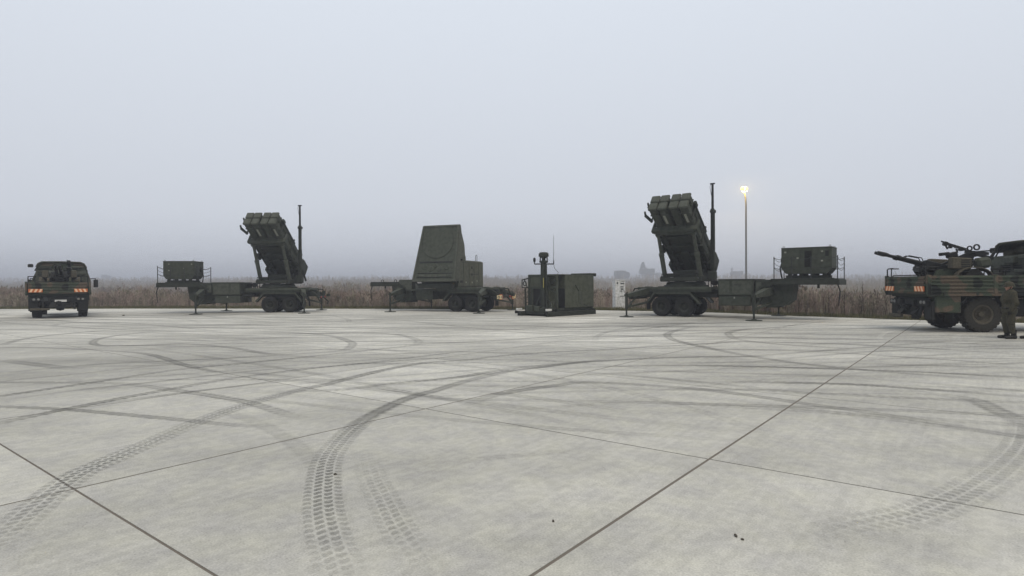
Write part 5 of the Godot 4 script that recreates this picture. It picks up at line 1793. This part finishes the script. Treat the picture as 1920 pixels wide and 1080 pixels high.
# local: the person looks along +x, origin on the ground between the feet. step: how far one foot is in front
func make_person(at: Vector3, turn: float, step: float, label: String) -> void:
	var t := thing("person", at, turn)
	tag(t, label, "person")
	var V := func(x: float, y: float, z: float) -> Vector3: return Vector3(x, y, z)
	var legs := []
	var boots := []
	var arms := []
	var hands := []
	for s in [-1.0, 1.0]:
		var fwd: float = step * s * 0.5
		var hip := Vector3(0, 0.93, s * 0.1)
		var knee := Vector3(0.03 + fwd * 0.55 + 0.04 * absf(step), 0.51, s * 0.115)
		var ankle := Vector3(-0.03 + fwd, 0.1, s * 0.12)
		legs.append([hip, knee, 0.1, 0.072])
		legs.append([knee, ankle, 0.07, 0.052])
		boots.append([ankle + Vector3(0.0, 0.16, 0), ankle, 0.062, 0.056])
		boots.append([ankle + Vector3(-0.03, -0.045, 0), ankle + Vector3(0.2, -0.055, s * 0.03), 0.05, 0.04])
		var sh := Vector3(-0.01, 1.42, s * 0.2)
		var el := Vector3(-0.05 - fwd * 0.3, 1.13, s * 0.28)
		var wr := Vector3(0.05 - fwd * 0.5, 0.89, s * 0.26)
		arms.append([sh, el, 0.062, 0.048])
		arms.append([el, wr, 0.046, 0.034])
		# palm, four fingers of different length, and a thumb off the palm's side
		var dn := (wr - el).normalized()
		var side := Vector3(1, 0, 0)
		side = (side - dn * side.dot(dn)).normalized()
		var inw: Vector3 = dn.cross(side) * (-s)
		if inw.z * s > 0.0:
			inw = -inw
		for k in 4:
			var o := side * (0.03 - 0.02 * k)
			hands.append([wr, wr + dn * 0.075 + o, 0.024, 0.013])
			var len: float = [0.068, 0.078, 0.072, 0.055][k]
			var k0 := wr + dn * 0.08 + o
			var k1: Vector3 = k0 + dn * len * 0.5 + inw * 0.008
			hands.append([k0, k1, 0.0105, 0.0095])
			hands.append([k1, k1 + dn * len * 0.38 + inw * 0.028, 0.0095, 0.008])
		var th := wr + dn * 0.03 + side * 0.03
		hands.append([th, th + dn * 0.035 + side * 0.025 + inw * 0.01, 0.014, 0.011])
		hands.append([th + dn * 0.035 + side * 0.025 + inw * 0.01, th + dn * 0.07 + side * 0.022 + inw * 0.02, 0.011, 0.009])
	var torso := [[Vector3(0, 0.95, -0.06), Vector3(0, 0.95, 0.06), 0.125, 0.125], [Vector3(0, 0.98, 0), Vector3(0.01, 1.3, 0), 0.135, 0.14], [Vector3(0.0, 1.3, -0.08), Vector3(0.0, 1.3, 0.08), 0.12, 0.12], [Vector3(-0.01, 1.42, -0.14), Vector3(-0.01, 1.42, 0.14), 0.075, 0.075]]
	var head := [[Vector3(-0.01, 1.45, 0), Vector3(0.015, 1.56, 0), 0.058, 0.056], [Vector3(0.0, 1.66, 0), Vector3(0.012, 1.61, 0), 0.092, 0.078], [Vector3(0.045, 1.55, 0), Vector3(0.06, 1.545, 0), 0.04, 0.03], [Vector3(0.085, 1.64, 0), Vector3(0.112, 1.606, 0), 0.013, 0.016], [Vector3(0.083, 1.565, -0.018), Vector3(0.083, 1.565, 0.018), 0.014, 0.014], [Vector3(0.068, 1.652, -0.035), Vector3(0.068, 1.652, 0.035), 0.022, 0.022], [Vector3(0.05, 1.6, -0.045), Vector3(0.05, 1.6, -0.045), 0.03, 0.03], [Vector3(0.05, 1.6, 0.045), Vector3(0.05, 1.6, 0.045), 0.03, 0.03], [Vector3(-0.005, 1.6, -0.088), Vector3(-0.012, 1.63, -0.092), 0.012, 0.016], [Vector3(-0.005, 1.6, 0.088), Vector3(-0.012, 1.63, 0.092), 0.012, 0.016]]
	var body := skin_of(torso + legs + arms + grown(boots, -0.012), 0.024, 0.014)
	for g in [skin_of(head, 0.009, 0.006), skin_of(hands, 0.006, 0.0028)]:
		body.v.append_array(g.v)
		body.n.append_array(g.n)
	var bo := put("body", body, M.skin, t)
	put("gloves", skin_of(grown(hands, 0.003), 0.007, 0.0028), M.leather, t)
	for s in [-1.0, 1.0]:
		var g := Geo.new()
		g.lathe([Vector2(0, 0.012), Vector2(0.009, 0.008), Vector2(0.012, 0.0)], Transform3D(Basis(Vector3.UP, PI / 2), Vector3(0.083, 1.628, s * 0.034)), 8)
		put("eye", g, M.dark, t)
	var jacket := grown(torso, 0.045) + grown(arms, 0.03)
	jacket.append([Vector3(0, 0.86, -0.08), Vector3(0, 0.86, 0.08), 0.165, 0.165])
	jacket.append([Vector3(-0.02, 1.5, -0.03), Vector3(-0.02, 1.5, 0.03), 0.085, 0.085])
	jacket.append([Vector3(0.16, 1.24, -0.1), Vector3(0.15, 1.2, -0.1), 0.05, 0.05])
	jacket.append([Vector3(0.16, 1.24, 0.1), Vector3(0.15, 1.2, 0.1), 0.05, 0.05])
	put("jacket", skin_of(jacket, 0.02, 0.016), M.cloth, t)
	var tr := []
	for e in legs:
		tr.append([e[0], (e[0] as Vector3).lerp(e[1], 1.0 if (e[1] as Vector3).y > 0.3 else 0.72), e[2] + 0.03, e[3] + 0.03])
	put("trousers", skin_of(tr, 0.02, 0.014), M.cloth, t)
	put("boots", skin_of(grown(boots, 0.014), 0.014, 0.01), M.leather, t)
	var g := Geo.new()
	g.box(Vector3(0.0, 0.97, 0), Vector3(0.37, 0.05, 0.4), Basis(), 0.09)
	put("belt", g, M.leather, t)
	g = Geo.new()
	var hx := Transform3D(Basis(Vector3(0, 0, 1), -0.04) * Basis(Vector3.RIGHT, -PI / 2), Vector3(0.0, 1.655, 0))
	g.lathe([Vector2(0.0, 0.155), Vector2(0.05, 0.149), Vector2(0.095, 0.125), Vector2(0.125, 0.08), Vector2(0.138, 0.03), Vector2(0.146, 0.0), Vector2(0.16, -0.012), Vector2(0.135, -0.004)], hx, 20)
	g.box(Vector3(0.14, 1.655, 0), Vector3(0.08, 0.014, 0.16), Basis(Vector3(0, 0, 1), -0.15), 0.005)
	put("helmet", g, M.cloth, t)
	g = Geo.new()
	for s in [-1.0, 1.0]:
		g.tube([Vector3(0.0, 1.65, s * 0.125), Vector3(0.03, 1.56, s * 0.085), Vector3(0.075, 1.525, 0)], 0.009, 5)
	put("chin_strap", g, M.leather, t)


# ---------------------------------------------------------------- cabinet, lamp, far things
func make_cabinet() -> void:
	var t := thing("utility_cabinet", Vector3(7.55, ground_y(7.55, 42.3), -42.3), 14.0)
	tag(t, "narrow white metal utility cabinet standing in the weeds at the apron edge", "cabinet")
	one_box("housing", Vector3(0, 1.04, 0), Vector3(0.76, 2.1, 0.5), M.white, t, 0.02)
	one_box("cap", Vector3(0, 2.11, 0), Vector3(0.8, 0.05, 0.54), M.white, t, 0.01)
	one_box("plinth", Vector3(0, 0.02, 0), Vector3(0.74, 0.16, 0.48), M.stone, t, 0.01)
	var l := one_box("door", Vector3(-0.22, 1.1, 0.256), Vector3(0.27, 1.86, 0.02), M.white, t, 0.006)
	var r := one_box("door", Vector3(0.15, 1.44, 0.256), Vector3(0.43, 1.18, 0.02), M.white, t, 0.006)
	one_box("lower_panel", Vector3(0.15, 0.48, 0.256), Vector3(0.43, 0.66, 0.02), M.white, t, 0.006)
	one_box("warning_plate", Vector3(-0.22, 1.9, 0.27), Vector3(0.1, 0.14, 0.008), M.metal, l, 0.0)
	for e in [[0.16, 2.0, 0.3, 0.035], [0.16, 1.87, 0.28, 0.085], [0.13, 1.64, 0.24, 0.07], [0.13, 1.48, 0.2, 0.09], [0.06, 1.34, 0.08, 0.13], [0.15, 0.98, 0.36, 0.04]]:
		one_box("vent_slot", Vector3(e[0], e[1], 0.268), Vector3(e[2], e[3], 0.008), M.metal, r, 0.0)
	one_tube("cable", [Vector3(0.2, 1.42, 0.27), Vector3(0.3, 1.36, 0.3), Vector3(0.32, 1.2, 0.28)], 0.012, M.metal, r, 5)

func make_lamp() -> void:
	var at := Vector3(23.5, ground_y(23.5, 60.0), -60.0)
	var t := thing("street_lamp", at)
	tag(t, "tall grey lamp post with its yellow light on in the fog", "street lamp")
	var g := Geo.new()
	var p := [Vector3(0, 0, 0), Vector3(0, 4.0, 0), Vector3(0, 8.0, 0), Vector3(0, 9.6, 0), Vector3(-0.03, 10.2, 0), Vector3(-0.1, 10.6, 0), Vector3(-0.2, 10.86, 0)]
	g.tube(p, 0.105, 12, 0.055)
	g.tube([Vector3(0, 0, 0), Vector3(0, 0.5, 0)], 0.2, 12)
	put("post", g, M.pole, t)
	g = Geo.new()
	g.tube([Vector3(-0.2, 10.84, 0), Vector3(-0.34, 10.86, 0.05), Vector3(-0.52, 10.96, 0.1)], 0.025, 6)
	g.tube([Vector3(-0.2, 10.84, 0), Vector3(-0.08, 10.86, 0.05), Vector3(0.1, 10.96, 0.1)], 0.025, 6)
	put("bracket", g, M.pole, t)
	var glow := StandardMaterial3D.new()
	glow.albedo_color = Color(1, 0.95, 0.7)
	glow.emission_enabled = true
	glow.emission = Color(1.0, 0.86, 0.42)
	glow.emission_energy_multiplier = 2.6
	for x in [-0.36, -0.06]:
		g = Geo.new()
		g.box(Vector3(x, 11.38, 0.12), Vector3(0.16, 0.04, 0.2), Basis(), 0.015)
		var hd := put("lamp_head", g, M.pole, t)
		var sm := SphereMesh.new()
		sm.radius = 0.2
		sm.height = 0.4
		sm.radial_segments = 16
		sm.rings = 8
		sm.material = glow
		put_mesh("lamp_bulb", sm, hd, Transform3D(Basis(), Vector3(x, 11.18, 0.12)))
		var li := OmniLight3D.new()
		li.name = "lamp_light"
		hd.add_child(li, true)
		li.position = Vector3(x, 11.18, 0.12)
		li.light_color = Color(1.0, 0.82, 0.42)
		li.light_energy = 26.0
		li.light_size = 0.15
		li.omni_range = 60.0
		li.omni_attenuation = 2.0
		li.shadow_enabled = true

# vehicles seen only as pale shapes in the fog
func make_far_truck(x: float, d: float, turn: float, sz: Vector3, cab: float, label: String) -> void:
	var t := thing("parked_truck", Vector3(x, ground_y(x, d), -d), turn)
	tag(t, label, "truck", "trucks far off in the fog")
	var g := Geo.new()
	g.prism(PackedVector2Array([Vector2(-sz.x * 0.5, 0.9), Vector2(sz.x * 0.5 - cab, 0.9), Vector2(sz.x * 0.5 - cab, sz.y - 0.25), Vector2(sz.x * 0.5 - cab - 0.3, sz.y), Vector2(-sz.x * 0.5 + 0.3, sz.y), Vector2(-sz.x * 0.5, sz.y - 0.3)]), -sz.z * 0.5, sz.z * 0.5)
	put("cargo_body", g, M.green, t)
	g = Geo.new()
	g.prism(PackedVector2Array([Vector2(sz.x * 0.5 - cab + 0.05, 0.8), Vector2(sz.x * 0.5, 0.8), Vector2(sz.x * 0.5, 1.7), Vector2(sz.x * 0.5 - 0.5, sz.y * 0.84), Vector2(sz.x * 0.5 - cab + 0.05, sz.y * 0.84)]), -sz.z * 0.48, sz.z * 0.48)
	put("cab", g, M.green, t)
	one_box("chassis", Vector3(0, 0.8, 0), Vector3(sz.x, 0.3, 1.0), M.dark, t, 0.02)
	for px in [-sz.x * 0.3, sz.x * 0.33]:
		for s in [-1.0, 1.0]:
			wheel(t, Vector3(px, 0.58, s * (sz.z * 0.5 - 0.22)), 0.58, 0.36, M.tyre, M.rim)

func pebble(x: float, d: float, size: Vector3, sd: int, label: String) -> void:
	var g := Geo.new()
	var r2 := RandomNumberGenerator.new()
	r2.seed = sd
	var rings := []
	for i in 5:
		var ring := []
		var a := (i + 0.5) / 5.0 * PI
		for k in 7:
			var b := TAU * k / 7.0
			ring.append(Vector3(sin(a) * cos(b) * size.x, cos(a) * size.y + size.y * 0.75, sin(a) * sin(b) * size.z) * r2.randf_range(0.72, 1.2))
		rings.append(ring)
	for i in 4:
		for k in 7:
			var l := (k + 1) % 7
			var m: Vector3 = (rings[i][k] + rings[i + 1][l]) * 0.5 - Vector3(0, size.y * 0.75, 0)
			g.face([rings[i][k], rings[i][l], rings[i + 1][l]], m)
			g.face([rings[i][k], rings[i + 1][l], rings[i + 1][k]], m)
	g.face(rings[0], Vector3.UP)
	var o := put("clod", g, M.stone)
	o.position = Vector3(x, 0.0, -d)
	o.rotation.y = sd
	tag(o, label, "clod of earth")


# ---------------------------------------------------------------- the scene
func _ready() -> void:
	rng.seed = 1
	# camera, sky, sun, exposure
	var cam := Camera3D.new()
	cam.name = "camera"
	add_child(cam)
	cam.position = Vector3(0, 1.77, 0)
	cam.rotation_degrees = Vector3(-0.307, 0, -0.25)
	cam.fov = 51.44
	cam.far = 3000.0
	cam.current = true
	var sky := ProceduralSkyMaterial.new()
	sky.sky_top_color = lin(0.86, 0.94, 1.04)
	sky.sky_horizon_color = lin(0.57, 0.60, 0.66)
	sky.sky_curve = 0.6
	sky.sky_energy_multiplier = 1.0
	sky.ground_bottom_color = lin(0.2, 0.2, 0.2)
	sky.ground_horizon_color = lin(0.57, 0.60, 0.66)
	var e := Environment.new()
	e.background_mode = Environment.BG_SKY
	e.sky = Sky.new()
	e.sky.sky_material = sky
	e.tonemap_mode = Environment.TONE_MAPPER_LINEAR
	e.tonemap_exposure = 1.05
	e.fog_enabled = true
	e.fog_density = 0.0017
	e.fog_light_color = Color(0.93, 0.95, 1.0)
	e.volumetric_fog_enabled = true
	e.volumetric_fog_density = 0.0
	e.sdfgi_enabled = true
	e.ssao_enabled = true
	e.ssil_enabled = true
	var we := WorldEnvironment.new()
	we.name = "environment"
	we.environment = e
	add_child(we)
	var sun := DirectionalLight3D.new()
	sun.name = "sun"
	sun.light_energy = 0.5
	sun.light_angular_distance = 40.0
	sun.light_color = Color(1.0, 0.97, 0.92)
	sun.rotation_degrees = Vector3(-62, 25, 0)
	sun.shadow_enabled = true
	add_child(sun)

	make_materials()
	make_pad()
	make_field()

	# the thicker fog over the field
	var bank := FogVolume.new()
	bank.name = "fog_bank"
	bank.size = Vector3(1400, 11, 800)
	bank.position = Vector3(0, 3.5, -456)
	var fm := FogMaterial.new()
	fm.density = 0.0052
	fm.albedo = Color(0.93, 0.95, 1.0)
	bank.material = fm
	add_child(bank)
	tag(bank, "bank of pale fog lying over the far field", "", "", "stuff")

	# launchers, generators, radar, shelter
	var l1 := make_launcher(Vector3(-15.5, 0, -40.7), 186.0, -1.0, -94.5 - 186.0, 7.68, "green missile launcher on trailer between the rear-facing truck and the radar")
	make_generator(l1, Vector3(6.5, 2.01, 0.0), Vector3(0.81, 0.93, 0.95), 1.0, "plain green generator on the launcher deck nearest the rear-facing truck")
	var l2 := make_launcher(Vector3(9.4, 0, -33.5), -36.0, 1.0, -127.0 + 36.0, 8.02, "green missile launcher on trailer beside the tall lamp post")
	make_generator(l2, Vector3(6.58, 2.01, 0.0), Vector3(0.93, 1.0, 1.0), 1.0, "green generator with dark louvres behind chain railing beside the twin-barrelled gun")
	make_radar(Vector3(-2.74, 0, -40.4), 156.3, Vector3(-5.2, 0, -39.5), -20.5, "dark green radar trailer with tall flat sloping antenna face")
	make_shelter(Vector3(2.95, 0, -35.3), 47.0)

	var t1 := make_truck(Vector3(-26.6, 0, -35.2), 125.0, true, "camouflaged gun truck seen from behind with orange hazard boards and white plate")
	make_gun(t1, "twin gun on the truck seen from behind, pointing over its tailboard")
	var t2 := make_truck(Vector3(16.87, 0, -22.5), -6.0, false, "camouflaged gun truck with ribbed side boards next to the helmeted person")
	make_gun(t2, "long twin-barrelled gun rising from the truck bed beside the helmeted person")

	make_person(Vector3(15.72, 0, -18.9), 166.0, 0.06, "person in camouflage uniform and helmet standing in front of the gun truck wheel")
	make_person(Vector3(16.55, 0, -18.7), 180.0, 0.62, "striding person at the picture edge of whom only a dark boot shows")

	make_cabinet()
	make_lamp()

	make_far_truck(36.8, 200.0, 20.0, Vector3(4.8, 2.7, 2.4), 1.5, "hazy truck in the fog just above the white utility cabinet")
	make_far_truck(59.3, 240.0, -10.0, Vector3(3.6, 2.2, 2.4), 1.3, "low hazy truck in the fog to the right of the distant radar")
	make_far_truck(107.0, 240.0, 70.0, Vector3(5.0, 3.4, 2.5), 1.6, "hazy truck in the fog behind the chain railing with louvred generator")
	make_far_truck(-171.0, 252.0, 30.0, Vector3(3.4, 2.4, 2.4), 1.2, "faint truck in the fog between the rear-facing truck and plain generator")
	var fy := ground_y(48.0, 211.0)
	make_radar(Vector3(48.2, fy, -210.0), 90.0, Vector3(45.2, fy, -212.0), -90.0, "distant radar trailer fading into the fog above the weeds")
	var far_shelter := find_child("equipment_shelter", false, false).duplicate() as Node3D
	far_shelter.name = numbered("equipment_shelter")
	add_child(far_shelter)
	far_shelter.position = Vector3(79.0, ground_y(79, 210.0), -210.0)
	far_shelter.rotation_degrees.y = 10.0
	tag(far_shelter, "distant shelter with mast fading into the fog beside the lamp post", "shelter")

	for w in [[17.2, 32.4, 1.4, 17, "dead weed just past the end of the louvred generator's deck"], [17.55, 31.6, 1.55, 3, "forked dead weed between the generator deck and the tallest weed"], [18.0, 30.6, 1.95, 4, "tallest dead weed, standing halfway between louvred generator and gun truck"], [18.55, 30.4, 1.5, 8, "dead weed below the muzzle of the long gun"], [18.9, 30.2, 1.35, 12, "short dead weed nearest the gun truck's tailboard"]]:
		make_weed(w[0], w[1], w[2], w[3], w[4])

	pebble(-1.66, 5.58, Vector3(0.02, 0.009, 0.011), 3, "small dark clod lying beside the broad tyre track")
	pebble(0.30, 4.45, Vector3(0.009, 0.009, 0.009), 5, "round dark pebble alone on the pale concrete slab")
	pebble(1.56, 4.18, Vector3(0.022, 0.009, 0.011), 8, "flat brown clod nearest the bottom edge of the concrete")
	pebble(1.585, 4.12, Vector3(0.012, 0.007, 0.008), 9, "smaller brown clod next to the flat brown one")
	pebble(-23.6, 36.3, Vector3(0.2, 0.03, 0.06), 12, "flat dark scrap on the concrete beside the rear-facing truck")
